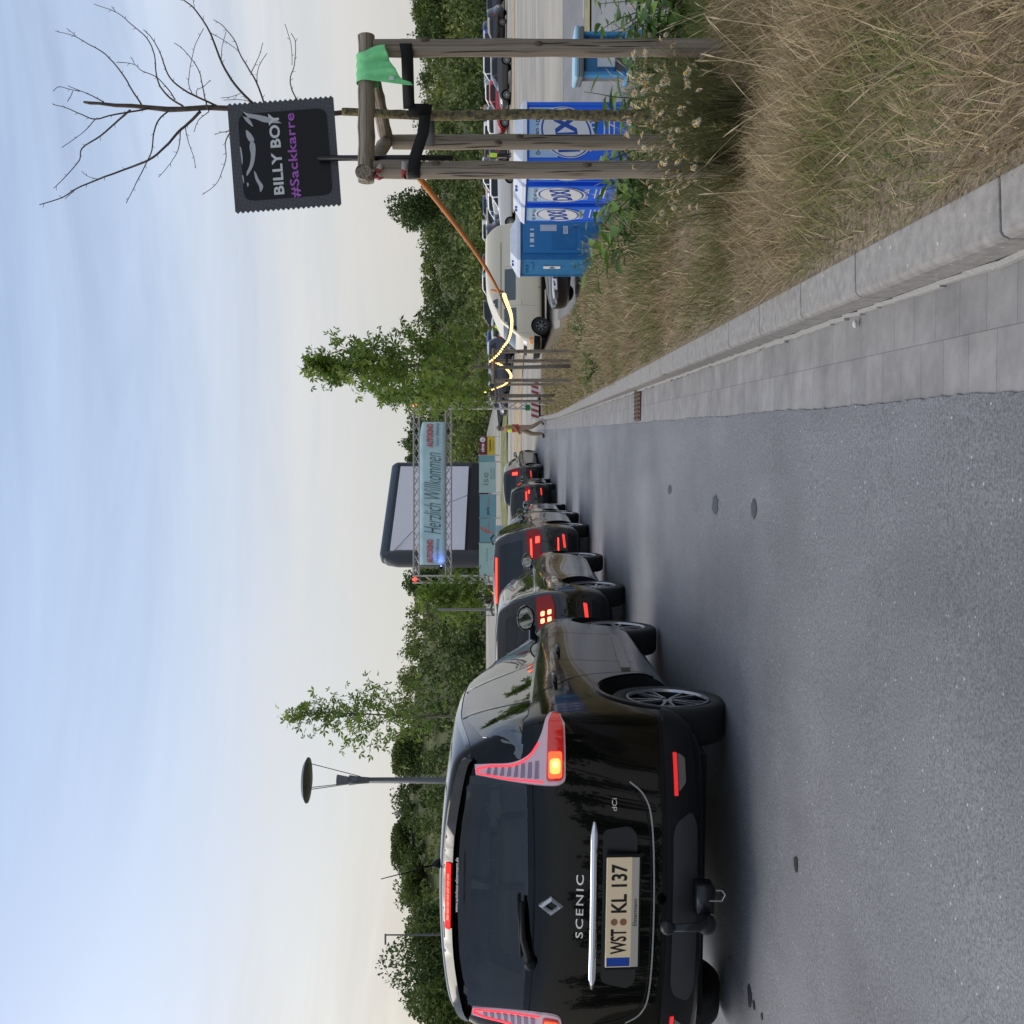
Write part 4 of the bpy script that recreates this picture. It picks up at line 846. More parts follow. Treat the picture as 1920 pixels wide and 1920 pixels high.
def rear_bits(root, P_, b_, sp, platetext, W, ro, pz=.75, refl=True, ht_lamp=None, handle=False):
    w = W/2
    if platetext: plate(root, -ro-.004, 0, pz, platetext)
    P_('panel_gap', 'B', ribbon(curve_pts([(-w+.22,sp['bz']-.02),(-w+.26,.66),(-w+.36,.58),(w-.36,.58),(w-.26,.66),(w-.22,sp['bz']-.02)],4),.008), seam_m, b_, off=.002, skirt=0)
    P_('bumper_insert', 'B', [(-w+.10,.40),(0,.42),(w-.10,.40),(w-.16,.27),(-w+.16,.27)], black_plastic, off=.01, res=.08, skirt=.02)
    if refl:
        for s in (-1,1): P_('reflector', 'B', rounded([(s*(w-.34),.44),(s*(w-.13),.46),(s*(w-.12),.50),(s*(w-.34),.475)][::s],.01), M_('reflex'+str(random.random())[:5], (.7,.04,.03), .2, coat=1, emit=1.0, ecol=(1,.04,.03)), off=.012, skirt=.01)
    if ht_lamp: P_('brake_light', 'B', rounded([(-ht_lamp[1],ht_lamp[0]-.014),(ht_lamp[1],ht_lamp[0]-.014),(ht_lamp[1],ht_lamp[0]+.014),(-ht_lamp[1],ht_lamp[0]+.014)],.006), lamp_lit, off=.03, skirt=.03)
def axle(cx, cy, ang, half):    # right rear contact patch -> rear axle centre
    return (cx - half*cos(ang), cy + half*sin(ang))
QG = 'cars queuing on the road'
# second: low dark hatchback with two by two square brake lamps
a2 = R(4.6); c2 = axle(-.806, 11.26, a2, .86)
s2 = gen_spec(4.30,1.79,1.44,2.70,.78,.98,.86,2.05,1.20,-.42,-.58,dark_brown, r=.322, detail=1, style=1, bulge=.03); s2['bz'] = .98
s2['rims'] = [alloy, alloy_dark]; s2['mirror_mat'] = trim_black
s2['belt'] = 1
r2,b2v,P2,bb2 = build_car('car', 'second car in the queue, dark brown hatchback with four square glowing brake lamps', s2, (c2[0],c2[1],float(zr(11.5))), a2, group=QG, detail=1, tilt_front=.0)
tail(P2, 1.79, -.72, .89, .19, .27, style='squares'); P2('rear_wiper', 'B', ribbon([(.05,1.01),(-.28,1.04)],.022), black_plastic, off=.03, skirt=.02); rear_bits(r2,P2,bb2,s2,'OL  HM 420',1.79,.78)
for ax_ in ('R','L'):
    P2('belt_trim', ax_, ribbon([(-.30,.995),(.6,.985),(1.95,.965)],.014), chrome, off=.008)
    P2('sill_strip', ax_, ribbon([(.48,.34),(1.3,.30),(2.26,.28)],.04), alloy, off=.012); P2('door_pillar', ax_, [(1.13,.98),(1.20,.98),(1.24,1.33),(1.18,1.33)], trim_black, off=.007)
# third: tall grey SUV with a wide roof brake light
a3 = R(4.2); c3 = axle(-.206, 17.6, a3, .90)
s3 = gen_spec(4.50,1.84,1.66,2.68,.90,1.10,.98,2.00,1.30,-.62,-.72,grey_paint, r=.35, detail=1, style=2); s3['bz'] = 1.10
r3,b3v,P3,bb3 = build_car('car', 'third car in the queue, tall grey off-roader with a long red roof brake light', s3, (c3[0],c3[1],float(zr(18))), a3, group=QG)
tail(P3, 1.84, -.84, .96, .24, .40, style='el'); rear_bits(r3,P3,bb3,s3,'OL  TS 72',1.84,.90, ht_lamp=(1.585,.38))
for s in (-1,1): P3('bumper_light', 'B', ribbon([(s*.30,.56),(s*.74,.565)],.018), lamp_lit, off=.02, skirt=.01)
sr = MB(); [sr.tube([(-.45,s*.60,1.64),(.2,s*.62,1.70),(1.1,s*.60,1.66)],.018,6) for s in (-1,1)]; sr.obj('roof_rails', black_plastic, r3)
# fourth: silver hatchback, mostly hidden
a4 = R(4.0); c4 = axle(.02, 24.4, a4, .86)
s4 = gen_spec(4.25,1.78,1.50,2.60,.75,1.00,.88,1.95,1.15,-.40,-.52,silver_paint, r=.32, detail=1, style=1); s4['bz'] = 1.0
r4,_,P4,bb4 = build_car('car', 'fourth car in the queue, silver grey hatchback peeking out beside the tall grey one', s4, (c4[0],c4[1],float(zr(25))), a4, group=QG)
tail(P4, 1.78, -.68, 1.02, .22, .24); rear_bits(r4,P4,bb4,s4,'WHV  K 19',1.78,.75, ht_lamp=(1.45,.15))
# fifth: small dark green-black car
a5 = R(5.5); c5 = axle(.91, 33.0, a5, .86)
s5 = gen_spec(4.20,1.78,1.46,2.58,.78,.98,.86,1.95,1.15,-.42,-.56,green_black, r=.32, detail=1, style=1); s5['bz'] = .98
r5,_,P5,bb5 = build_car('car', 'fifth car in the queue, dark green hatchback with one bent red light line', s5, (c5[0],c5[1],float(zr(34))), a5, group=QG)
tail(P5, 1.78, -.72, .90, .18, .36, style='el'); rear_bits(r5,P5,bb5,s5,'OL  JW 88',1.78,.78)
# sixth: leading car, just turning right
a6 = R(15); c6 = axle(1.72, 38.3, a6, .80)
s6 = gen_spec(3.95,1.70,1.52,2.50,.62,.98,.88,1.95,1.20,-.35,-.45,grey_paint, r=.31, detail=1, style=1); s6['bz'] = .98
r6,_,P6,bb6 = build_car('car', 'leading car in the queue, rounded grey hatchback turning right by the steward', s6, (c6[0],c6[1],float(zr(38.5))-.02), a6, group=QG)
tail(P6, 1.70, -.56, 1.06, .38, .13, lit=lamp_lit); rear_bits(r6,P6,bb6,s6,'OL  EV 204',1.70,.62, pz=.62)

# ------------------------------------------------------------------ cars on the lot
def simple_car(name, label, paint, x, y, heading, Lg=4.3, Ht=1.45, W=1.78, sedan=False, lit=False, group='cars parked on the lot', z=None, detail=0, bz=None, style=1, estate=False):
    bz = bz or Ht*.66; rt = -.55 if estate else -.42
    sp = gen_spec(Lg,W,Ht,Lg*.60,.80,bz,bz*.88,Lg*.46,Lg*.27,(.15 if sedan else rt),(-.30 if sedan else rt-.14),paint, sedan=sedan, r=.315, style=style)
    sp['bz'] = bz; xx = x-sin(heading)*Lg*.30; yy = y-cos(heading)*Lg*.30
    r_, _, P_, b_ = build_car(name, label, sp, (xx,yy,(g(x,y) if z is None else z)), heading, group=group, detail=detail)
    w = W/2
    for s in (-1,1):
        P_('tail_light', 'B', rounded([(s*(w-.30),bz-.17),(s*(w-.05),bz-.17),(s*(w-.05),bz+.02),(s*(w-.26),bz+.02)][::s],.02), lamp_lit if lit else lamp_red, off=.012, res=.08)
        P_('headlight', 'F', rounded([(s*(w-.36),.60),(s*(w-.08),.62),(s*(w-.12),.76),(s*(w-.34),.72)][::-s],.03), lamp_clear, off=.012, res=.08)
    plate(r_, -.80-.006, 0, .62, 'OL  C 1', W=.50)
    return r_
def lotcar(label, paint, iy, D, head, z=None, **k):
    x = (960-iy)/F*D; return simple_car('parked_car', label, paint, x, D, R(head), z=z, **k)
lotcar('dark grey estate parked at the far right end of the lot behind the tall stakes', navy_paint, 26, 85, -76, Lg=4.5, Ht=1.46, estate=True)
lotcar('black hatchback seen from behind, right of the tall right stake', trim_black, 62, 80, -40, Lg=4.1, Ht=1.5)
lotcar('dark blue van-like car almost hidden behind the tall right stake', blue_paint, 84, 84, -35, Lg=4.4, Ht=1.75)
lotcar('dark grey two-door coupe in the front row between the right stake and the dead tree', M_('anthracite', (.035,.035,.038), .3, coat=1), 152, 72, -84, Lg=3.9, Ht=1.42)
lotcar('bright red hatchback behind the dark grey coupe, next to the dead trunk', red_paint, 196, 75, -70, Lg=4.1, Ht=1.48)
lotcar('white van roof behind the dark grey coupe', white_paint, 142, 81, -65, Lg=4.6, Ht=1.8)
lotcar('silver estate behind the red hatchback', silver_paint, 190, 84, -55, Lg=4.5, Ht=1.6)
lotcar('white hatchback seen from behind just left of the dead trunk', white_paint, 244, 78, -42, Lg=4.2, Ht=1.55)
lotcar('dark hatchback between the two left stakes', navy_paint, 298, 76, -20, Lg=4.1, Ht=1.45)
lotcar('white off-roader with a dark rear window above the portable toilets', white_paint, 370, 66, -62, Lg=4.6, Ht=1.66)
lotcar('white van parked behind the white off-roader', white_paint, 342, 78, -50, Lg=4.8, Ht=1.9)
rowc = [('red hatchback roof in the back row above the cream van', red_paint, 372, 82, 1.6),('light blue car in the back row behind the cream van', M_('ice_blue', (.25,.33,.42), .25, coat=1, metal=.4), 392, 80, 1.5),
 ('black car in the back row right of centre of the cream van', trim_black, 416, 82, 1.55),('silver car with a bright roof in the back row', silver_paint, 440, 84, 1.55),('dark navy car roof behind the middle of the cream van', navy_paint, 462, 80, 1.6),
 ('maroon car in the back row above the cream van', M_('maroon', (.14,.02,.03), .25, coat=1), 486, 84, 1.5),('white hatchback roof above the cab of the cream van', white_paint, 505, 79, 1.6),('grey car behind the start of the string lights', grey_paint, 528, 82, 1.6)]
for lab,pt,iy,D,ht in rowc: lotcar(lab, pt, iy, D, -55+8*sin(iy), Ht=ht, Lg=4.3)
for lab,pt,iy,D,ht in (('small white car in the second row behind the dead trunk', white_paint, 268, 84, 1.6),('black estate in the back row near the right stake', trim_black, 112, 85, 1.6),('silver hatchback in the back row behind the white van roof', silver_paint, 168, 85, 1.6),
  ('navy car in the back row between the two left stakes', navy_paint, 312, 86, 1.6),('grey car in the very back row beside the white van', grey_paint, 355, 85, 1.7),('blue car in the very back row above the rear of the cream van', blue_paint, 405, 86, 1.75),('white car in the very back row above the middle of the cream van', white_paint, 450, 86, 1.8),
  ('dark red car in the very back row above the cream van cab', M_('dark_red', (.2,.02,.02), .25, coat=1), 515, 86, 1.75),('silver car in the very back row behind the navy off-roader', silver_paint, 545, 86, 1.8),('black car in the very back row behind the silver saloon', trim_black, 600, 86, 1.7)):
    lotcar(lab, pt, iy, D, -60+10*cos(iy), Ht=ht, Lg=4.3, z=g((960-iy)/F*D,84)+.1)
lotcar('dark blue off-roader seen from behind above the string lights', navy_paint, 556, 66, -30, Ht=1.68, Lg=4.5)
lotcar('silver saloon above the string lights', silver_paint, 585, 68, -45, Ht=1.45, Lg=4.5, sedan=True)
lotcar('white hatchback with red brake lights behind the string lights', white_paint, 632, 58, -12, Ht=1.42, Lg=3.8, lit=True)
lotcar('bright blue car half hidden by the bushy maple', M_('bright_blue', (.02,.10,.5), .25, coat=1), 662, 74, -40, Ht=1.5, Lg=4.2)
lotcar('long navy estate seen from the side under the bushy maple', navy_paint, 702, 57, -88, Ht=1.46, Lg=4.5, estate=True, z=.95)
lotcar('black car nose behind the stakes of the second maple', trim_black, 748, 60, -60, Ht=1.4, Lg=4.1, z=1.1)
# dark car in front of the van, nose to the left
dk = simple_car('parked_car', 'black saloon with clear headlights parked in front of the cream van', trim_black, 8.65, 33.2, R(-112), Lg=4.4, Ht=1.46, z=-.92, detail=1, style=2, group='cars at the edge of the lot')
wc = simple_car('parked_car', 'white hatchback with its nose sticking out behind the cream van', white_paint, 8.5, 43.0, R(-100), Lg=4.1, Ht=1.62, z=-.18, detail=1, group='cars at the edge of the lot')
# cream high-roof van
vw, vl = 1.9, 4.9
vrows = [(.30,.30,-1.7,3.10,.72,.05,.10),(.36,.34,-1.78,3.22,.88,.08,.16),(.55,.52,-1.8,3.26,.93,.10,.18),(.85,.80,-1.8,3.22,.955,.10,.18),(1.16,1.10,-1.79,3.12,.955,.09,.18),(1.24,1.20,-1.79,3.02,.945,.09,.18),
 (1.62,1.60,-1.75,2.62,.87,.08,.14),(1.80,1.80,-1.72,2.40,.83,.08,.12),(1.86,1.86,-1.72,2.34,.84,.08,.12),(2.14,2.12,-1.60,1.75,.80,.08,.12),(2.40,2.34,-1.30,1.05,.66,.06,.08,.03)]
vsp = dict(rows=vrows, W=vw, wb=2.5, r=.33, rim=.20, tw=.19, rims=[silver_paint,alloy_dark], paint=cream_paint, style=2, crown=.05, tr=.01, tf=.03, bulge=.0,
  side_glass=[[(1.78,1.26),(2.72,1.24),(2.36,1.70),(1.80,1.72)],[(.22,1.28),(1.48,1.28),(1.48,1.70),(.22,1.70)]], trim_line=[(-.9,1.84),(2.6,1.83)],
  rear_glass=[(-.6,1.3),(.6,1.3),(.58,1.75),(-.58,1.75)], front_glass=[(-.78,1.28),(.78,1.28),(.70,1.74),(-.70,1.74)], mirror=(2.62,1.28), mirror_mat=black_plastic, handles=[(1.62,1.08)],
  seams=[[(1.70,1.74),(1.70,.9),(1.72,.40)],[(2.80,1.22),(2.80,.8),(2.86,.7)],[(.12,1.74),(.12,.9),(.14,.75)]], glass=M_('van_glass', (.05,.07,.075), .05, coat=.5, spec=.7))
va = R(-102); vx, vy = 9.2, 39.6
vr, vb, VP, vbd = build_car('van', 'cream high-roof camper van with a black front bumper parked behind the toilets', vsp, (vx, vy, -.33), va, detail=1)
VP('bumper', 'F', rounded([(-.93,.36),(.93,.36),(.93,.60),(-.93,.60)],.03), black_plastic, off=.07, skirt=.08)
VP('roof_window', 'L', rounded([(1.38,1.95),(1.82,1.94),(1.62,2.12),(1.44,2.14)],.05), vsp['glass'], off=.006)
for s in (-1,1):
    VP('headlight', 'F', rounded([(s*.52,.84),(s*.80,.84),(s*.80,1.0),(s*.52,1.0)][::-s],.02), lamp_clear, off=.014, skirt=.02); VP('indicator', 'F', rounded([(s*.70,.66),(s*.84,.66),(s*.84,.75),(s*.70,.75)][::-s],.01), lamp_amber, off=.014)
VP('indicator', 'L', rounded([(2.96,.66),(3.06,.66),(3.06,.76),(2.96,.76)],.01), lamp_amber, off=.014)
VP('grille', 'F', rounded([(-.48,.86),(.48,.86),(.48,.98),(-.48,.98)],.02), black_plastic, off=.01)
for zz in (.62,): VP('bumper_side', 'L', [(2.90,.36),(3.20,.36),(3.20,.58),(2.90,.58)], black_plastic, off=.02)

# ------------------------------------------------------------------ portable toilets
blue_panel = M_('toilet_blue', (.016,.15,.80), .45); pale_panel = M_('toilet_pale', (.40,.58,.80), .5); roof_white = M_('toilet_roof', (.55,.60,.70), .5, noise=.08, nscale=6)
teal_blue = M_('toilet_door_blue', (.015,.17,.40), .45, noise=.12, nscale=5); logo_blue = M_('logo_blue', (.01,.07,.36), .5); logo_white = M_('logo_white', (.74,.75,.78), .5)
def face_M(center, rt, up=Vector((0,0,1))):
    """matrix putting text/shape x along rt, y along up, normal = rt x up"""
    rt = Vector(rt).normalized(); n = rt.cross(up).normalized()
    return Matrix(((rt.x,up.x,n.x,center[0]),(rt.y,up.y,n.y,center[1]),(rt.z,up.z,n.z,center[2]),(0,0,0,1)))
def ellipse(a, b, n=40): return [(a*cos(2*pi*k/n), b*sin(2*pi*k/n)) for k in range(n)]
def disc(name, poly, M, mat, parent, th=.003):
    q = MB(); q.prism(poly, 0, th, M); return q.obj(name, mat, parent)
def toilet(label, x, y, z, rz, door=False):
    root = thing('portable_toilet', label, 'toilet', (x,y,z), rz, 'portable toilets in a row'); w = .56
    b = MB(); b.box((0,0,1.10),(1.08,1.08,1.96)); b.obj('cabin', teal_blue if door else blue_panel, root, bevel=.02)
    s = MB(); s.box((0,0,.07),(1.12,1.16,.14)); s.obj('skid', black_plastic, root, bevel=.01)
    r_ = MB(); r_.add([(-.60,-.60,2.08),(.60,-.60,2.08),(.60,.60,2.08),(-.60,.60,2.08),(-.56,-.56,2.16),(.56,-.56,2.16),(.56,.56,2.16),(-.56,.56,2.16),(-.30,-.42,2.33),(.30,-.42,2.33),(.30,.42,2.33),(-.30,.42,2.33)],
        [(3,2,1,0),(0,1,5,4),(1,2,6,5),(2,3,7,6),(3,0,4,7),(4,5,9,8),(5,6,10,9),(6,7,11,10),(7,4,8,11),(8,9,10,11)]); ro = r_.obj('roof', roof_white, root, bevel=.012)
    v = MB(); v.box((-.42,.1,2.27),(.03,.12,.05)); v.box((-.42,-.12,2.27),(.03,.05,.05)); v.obj('roof_vent', logo_blue, ro)
    if not door:
        for rt, c, side in (((1,0,0),(0,-.542,0),1),((0,-1,0),(-.542,0,0),1)):
            n = Vector(rt).cross(Vector((0,0,1)))
            def C(u, z, o): return Vector(rt)*u+Vector((c[0],c[1],0))+n*o+Vector((0,0,z))
            q = MB(); q.box((0,0,0),(1,1,1)) if 0 else None
            q.prism([(-.46,-.26),(.46,-.26),(.46,.26),(-.46,.26)],0,.008, face_M(C(0,1.78,0),rt)); q.obj('pale_panel', pale_panel, root)
            M0 = face_M(C(.0,1.40,.0),rt); T = lambda o: face_M(C(0,1.36,o),rt)
            disc('logo', [(a*1.0,b2+a*.16) for a,b2 in ellipse(.475,.50)], T(.009), logo_white, root); disc('logo', [(a,b2+a*.16) for a,b2 in ellipse(.460,.46)], T(.0125), logo_blue, root); disc('logo', [(a,b2+a*.16) for a,b2 in ellipse(.445,.425)], T(.0155), logo_white, root)
            put_text('lettering', 'DIXI', logo_blue, root, face_M(C(0,1.36,.020),rt) @ Matrix.Rotation(R(9),4,'Z'), width=.78, height=.40, bold=.045, shear=.15)
            put_text('lettering', '0421 480 106 0', M_('phone_ink'+str(random.random())[:6], (.03,.04,.08), .5), root, face_M(C(0,1.88,.010),rt), width=.82, height=.085, bold=.01)
            put_text('lettering', 'Toi + Dixi', logo_white, root, face_M(C(0,.86,.006),rt), width=.70, height=.13, bold=.02)
            q = MB()
            for k in range(3): q.prism([(-.30,-.012),(.30,-.012),(.30,.012),(-.30,.012)],0,.004, face_M(C(.05,.66-.09*k,.002),rt))
            q.obj('white_lines', logo_white, root)
    for sx in (-1,1):
        for sy in (-1,1):
            q = MB(); q.box((sx*.525,sy*.525,1.1),(.07,.07,2.0)); q.obj('corner_post', teal_blue if door else blue_panel, root, bevel=.012)
    if door:
        d_ = MB(); d_.box((.0,-.55,1.12),(.78,.03,1.80)); dr_ = d_.obj('door', M_('door_blue', (.02,.21,.48), .45), root, bevel=.012)
        d_ = MB(); d_.box((-.02,-.568,1.02),(.56,.012,.62)); d_.box((-.02,-.568,.45),(.56,.012,.36)); d_.obj('door_panel', teal_blue, dr_, bevel=.02)
        d_ = MB()
        for k in range(4): d_.box((-.21+.14*k,-.568,1.80),(.10 if k in (1,2) else .04,.014,.10))
        for k in range(5): d_.box((.44,-.552,1.93-.05*k),(.05,.02,.025))
        d_.obj('vent_grille', logo_white, dr_)
        d_ = MB(); d_.box((.25,-.573,1.40),(.16,.006,.40)); d_.obj('notice', M_('notice_white', (.6,.62,.68), .5), dr_)
        d_ = MB(); d_.box((.20,-.573,.98),(.20,.006,.11)); t_ = d_.obj('number_plate', logo_white, dr_); put_text('lettering', '0421', ink, t_, face_M((.20,-.578,.98),(1,0,0)), width=.15, height=.06)
        d_ = MB(); d_.tube([(.30,-.60,.80),(.30,-.60,.66)],.015,8); d_.obj('door_handle', alloy, dr_)
        d_ = MB(); d_.box((-.553,-.05,1.30),(.012,.16,.42)); t_ = d_.obj('notice', logo_white, root); put_text('lettering', 'pp', ink, t_, face_M((-.561,-.05,1.28),(0,0,-1),Vector((0,1,0))) if 0 else face_M((-.561,-.05,1.28),(0,-1,0)), width=.12, height=.14, bold=.03)
        d_ = MB()
        for k in range(4): d_.box((-.552,.30-.14*k,1.92),(.02,.05,.06))
        d_.box((-.55,-.08,1.80),(.02,.5,.05)); d_.obj('vent_grille', M_('vent_blue', (.02,.2,.42), .4), root)
    return root
zl0 = -1.27
toilet('nearest bright blue portable toilet with a pale phone number panel, behind the stakes', 6.98, 19.4, zl0, 0)
toilet('second portable toilet from the stakes, blue with an oval logo', 7.02, 20.9, zl0, 0)
toilet('third blue portable toilet, next to the darker numbered one', 7.05, 22.4, zl0, 0)
toilet('darker blue portable toilet with door and number plate at the left row end', 6.62, 25.6, -1.2, R(8), door=True)

# blue and grey hand-wash stand
wx_, wy_ = 6.12, 13.8
ws = thing('washstand', 'sky blue and grey portable hand-wash stand with white paper towels', 'washstand', (wx_, wy_, -1.27), R(-10), None)
sky_blue = M_('washstand_blue', (.05,.27,.55), .4); wgrey = M_('washstand_grey', (.17,.175,.18), .5)
q = MB(); q.box((0,.12,.75),(.50,.30,1.36)); q.obj('body', wgrey, ws, bevel=.03)
q = MB(); q.box((.02,0,.42),(.56,.56,.66)); q.obj('tank', sky_blue, ws, bevel=.05)
q = MB(); q.box((0,0,.80),(.64,.64,.07)); q.obj('basin', sky_blue, ws, bevel=.03)
q = MB(); q.box((0,-.01,.765),(.67,.67,.02)); q.obj('basin_rim', wgrey, ws, bevel=.008)
q = MB(); q.box((0,0,1.50),(.66,.62,.07)); q.obj('canopy', M_('canopy_pale', (.30,.50,.62), .4), ws, bevel=.03)
q = MB(); q.box((0,0,1.44),(.64,.60,.06)); q.obj('canopy_rim', wgrey, ws, bevel=.02)
q = MB(); q.box((0,-.04,1.18),(.44,.06,.40)); q.box((-.25,-.12,1.15),(.05,.2,.6)); q.box((.25,-.12,1.15),(.05,.2,.6)); q.obj('back_panel', sky_blue, ws, bevel=.02)
q = MB(); q.box((-.02,-.09,1.10),(.26,.06,.24)); q.obj('paper_towels', logo_white, ws, bevel=.01)
q = MB(); q.tube([(.16,-.05,.84),(.16,-.05,1.0),(.16,-.16,1.0),(.16,-.18,.96)],.012,8); q.obj('tap', chrome, ws)

# ------------------------------------------------------------------ truss gate with banner
truss_m = M_('truss_aluminium', (.48,.46,.45), .4, metal=.6)
def truss(name, p0, p1, w, parent, step=.42, mat=None):
    p0, p1 = Vector(p0), Vector(p1); d = (p1-p0); Ln = d.length; d.normalize(); a = d.cross(Vector((0,1,0))); a = a.normalized() if a.length > .1 else Vector((1,0,0)); b = d.cross(a).normalized()
    q = MB(); cr = [(a*i+b*j)*w/2 for i,j in ((-1,-1),(1,-1),(1,1),(-1,1))]
    for c in cr: q.tube([p0+c, p1+c], .024, 6)
    n = max(1, round(Ln/step))
    for k in range(n):
        s, e = p0+d*Ln*k/n, p0+d*Ln*(k+1)/n
        for i in range(4): q.tube([s+cr[i], e+cr[(i+1)%4]], .010, 4, cap=False); q.tube([s+cr[(i+1)%4], e+cr[i]], .010, 4, cap=False)
    return q.obj(name, mat or truss_m, parent)
GD = 40.0; gl = P(787,1086,GD); gr = P(787,760,GD); zgl, zgr = g(gl.x,GD)-.3, g(gr.x,GD)
gate = thing('entrance_gate', 'tall aluminium truss gate carrying the welcome banner over the road', 'gate', (0,GD,0))
ztop, zlow = P(781,0,GD).z, P(841,0,GD).z
for X, zb in ((gl.x, zgl), (gr.x, zgr)):
    truss('tower', (X,0,zb), (X,0,ztop+.15), .27, gate); q = MB(); q.box((X,0,zb+.04),(.9,.9,.05)); q.obj('base_plate', truss_m, gate)
truss('cross_beam', (gl.x+.14,0,ztop), (gr.x-.14,0,ztop), .22, gate); truss('cross_beam', (gl.x+.14,0,zlow), (gr.x-.14,0,zlow), .22, gate)
for X in (gl.x, gr.x):
    q = MB(); q.lathe([(.0,0),(.05,0),(.065,.08),(.04,.16),(0,.17)], 14, Matrix.Translation((X-.0,-.1,ztop-.02))); q.obj('beacon', lamp_lit if X < 0 else M_('beacon_orange', (.9,.15,.05), .3, emit=2.5, ecol=(1,.18,.06)), gate)
bt_, bb_ = P(787,0,GD-.2).z, P(835,0,GD-.2).z; bx0, bx1 = P(0,1059,GD-.2).x, P(0,791,GD-.2).x
bn = thing('banner', 'long pale turquoise banner reading Herzlich Willkommen on the truss gate', 'banner', (0,GD-.19,0))
ban_m = M_('banner_cloth', (.50,.69,.72), .7, noise=.07, nscale=1.2)
nu = 60; V = []; Fc = []
for j in range(7):
    for i in range(nu+1):
        x = bx0+(bx1-bx0)*i/nu; z = bb_+(bt_-bb_)*j/6 - (.10*max(0,(i/nu-.86)/.14)**2*(1 if j==6 else .2) if i/nu>.86 else 0); V.append((x, .012*sin(i*.9)*sin(j*1.1)+.01*sin(i*.35+j), z))
for j in range(6):
    for i in range(nu): a = j*(nu+1)+i; Fc.append((a,a+1,a+nu+2,a+nu+1))
o = mesh_obj('cloth', np_mesh('cloth', V, Fc), ban_m, bn); m_ = o.modifiers.new('s','SOLIDIFY'); m_.thickness = .004
bc = (bx0+bx1)/2; bw = bx1-bx0; zc_ = (bt_+bb_)/2
def bt(s, cx, cz, mat, **k): put_text('lettering', s, mat, bn, face_M((cx,-.045,cz),(1,0,0)), **k)
slate = M_('slate_lettering', (.06,.10,.12), .5)
bt('Herzlich Willkommen', bc+.0*bw, zc_+.0, slate, width=bw*.57, height=.66, shear=.45, bold=-.012)
for f_ in (.095,.905):
    bt('AUTOKINO', bx0+bw*f_, zc_+.10, M_('coral'+str(f_), (.55,.12,.12), .5), width=bw*.165, height=.26, bold=.05)
    bt('Festival Oldenburg', bx0+bw*(f_+.005), zc_-.20, slate, width=bw*.165, height=.16, shear=.4)
sg_ = thing('spotlight', 'small blue spotlight shining at the lower left end of the banner', 'spotlight', (bx0-.18,GD-.38,bb_+.18))
q = MB(); q.tube([(0,0,0),(.10,.05,-.02)],.07,12); q.obj('housing', black_plastic, sg_); q = MB(); q.sphere((.12,.05,-.02),.035,10,8); q.obj('lens', M_('blue_lens', (.2,.25,1), .3, emit=6, ecol=(.2,.25,1)), sg_)
bl = bpy.data.lights.new('blue_spot','SPOT'); bl.energy = 8; bl.color = (.15,.2,1); bl.spot_size = R(95); bl.shadow_soft_size = .05; bo_ = bpy.data.objects.new('beam', bl); link(bo_, sg_); bo_.location = (.16,-.02,-.02)
bo_.rotation_euler = Vector((1.0,.35,.12)).to_track_quat('-Z','Y').to_euler()

# ------------------------------------------------------------------ inflatable screen
scn = thing('inflatable_screen', 'huge black inflatable cinema screen with a white projection sheet', 'screen', (0,0,0))
pl_, pr_ = Vector((P(0,1056,70).x,70,0)), Vector((P(0,871,78).x,78,0)); dirx = (pr_-pl_).normalized(); ln = (pr_-pl_).length
zt, zb_ = 10.2, 2.0; tr_ = .44; nrm = dirx.cross(Vector((0,0,1)))
blk = M_('inflatable_black', (.028,.032,.040), .42, bump=.2, bscale=3); nvy = M_('inflatable_navy', (.035,.055,.085), .5)
Lp, Rp = pl_+dirx*tr_, pr_-dirx*tr_
q = MB(); q.tube([Lp+Vector((0,0,z)) for z in (zb_-.6,zb_,zb_+3,zt-1.3)]+[Lp+Vector((0,0,zt-tr_-.25))+dirx*.05, Lp+dirx*.3+Vector((0,0,zt-tr_))], [.62,.62,.62,.60,.52,tr_], 20); q.obj('left_tube', blk, scn, smooth=True)
q = MB(); q.tube([Rp+Vector((0,0,z)) for z in (zb_-.6,zb_,zb_+3,zt-tr_)], tr_, 20); q.obj('right_tube', blk, scn, smooth=True)
q = MB(); q.tube([Lp+dirx*(-.1)+Vector((0,0,zt-tr_-.1)), Lp+dirx*.4+Vector((0,0,zt-tr_)), Rp+Vector((0,0,zt-tr_)), Rp+dirx*.1+Vector((0,0,zt-tr_-.1))], [tr_*.9,tr_,tr_,tr_*.9], 20); q.obj('top_tube', nvy, scn, smooth=True)
q = MB(); c = (Lp+Rp)/2; Mx = Matrix(((dirx.x,-dirx.y,0),(dirx.y,dirx.x,0),(0,0,1)))
q.box((c.x,c.y,zb_+.8),(ln-2*tr_,.9,2.6),Mx); q.obj('base_block', M_('screen_skirt', (.012,.012,.016), .7), scn)
zs0, zs1 = 4.35, zt-.72; q = MB(); cc_ = c - nrm*(-.45) if False else c
sgn = -1 if nrm.y > 0 else 1
q.box((c.x+nrm.x*sgn*.34+dirx.x*.25, c.y+nrm.y*sgn*.34+dirx.y*.25, (zs0+zs1)/2),(ln-2*tr_-.05,.06,zs1-zs0),Mx); q.obj('projection_sheet', M_('sheet_white', (.76,.75,.83), .8), scn)
q = MB(); q.box((c.x+nrm.x*sgn*.2, c.y+nrm.y*sgn*.2, (zs0+zs1)/2),(ln-2*tr_,.1,zs1-zs0+.7),Mx); q.obj('sheet_border', M_('border_black', (.01,.012,.02), .7), scn)
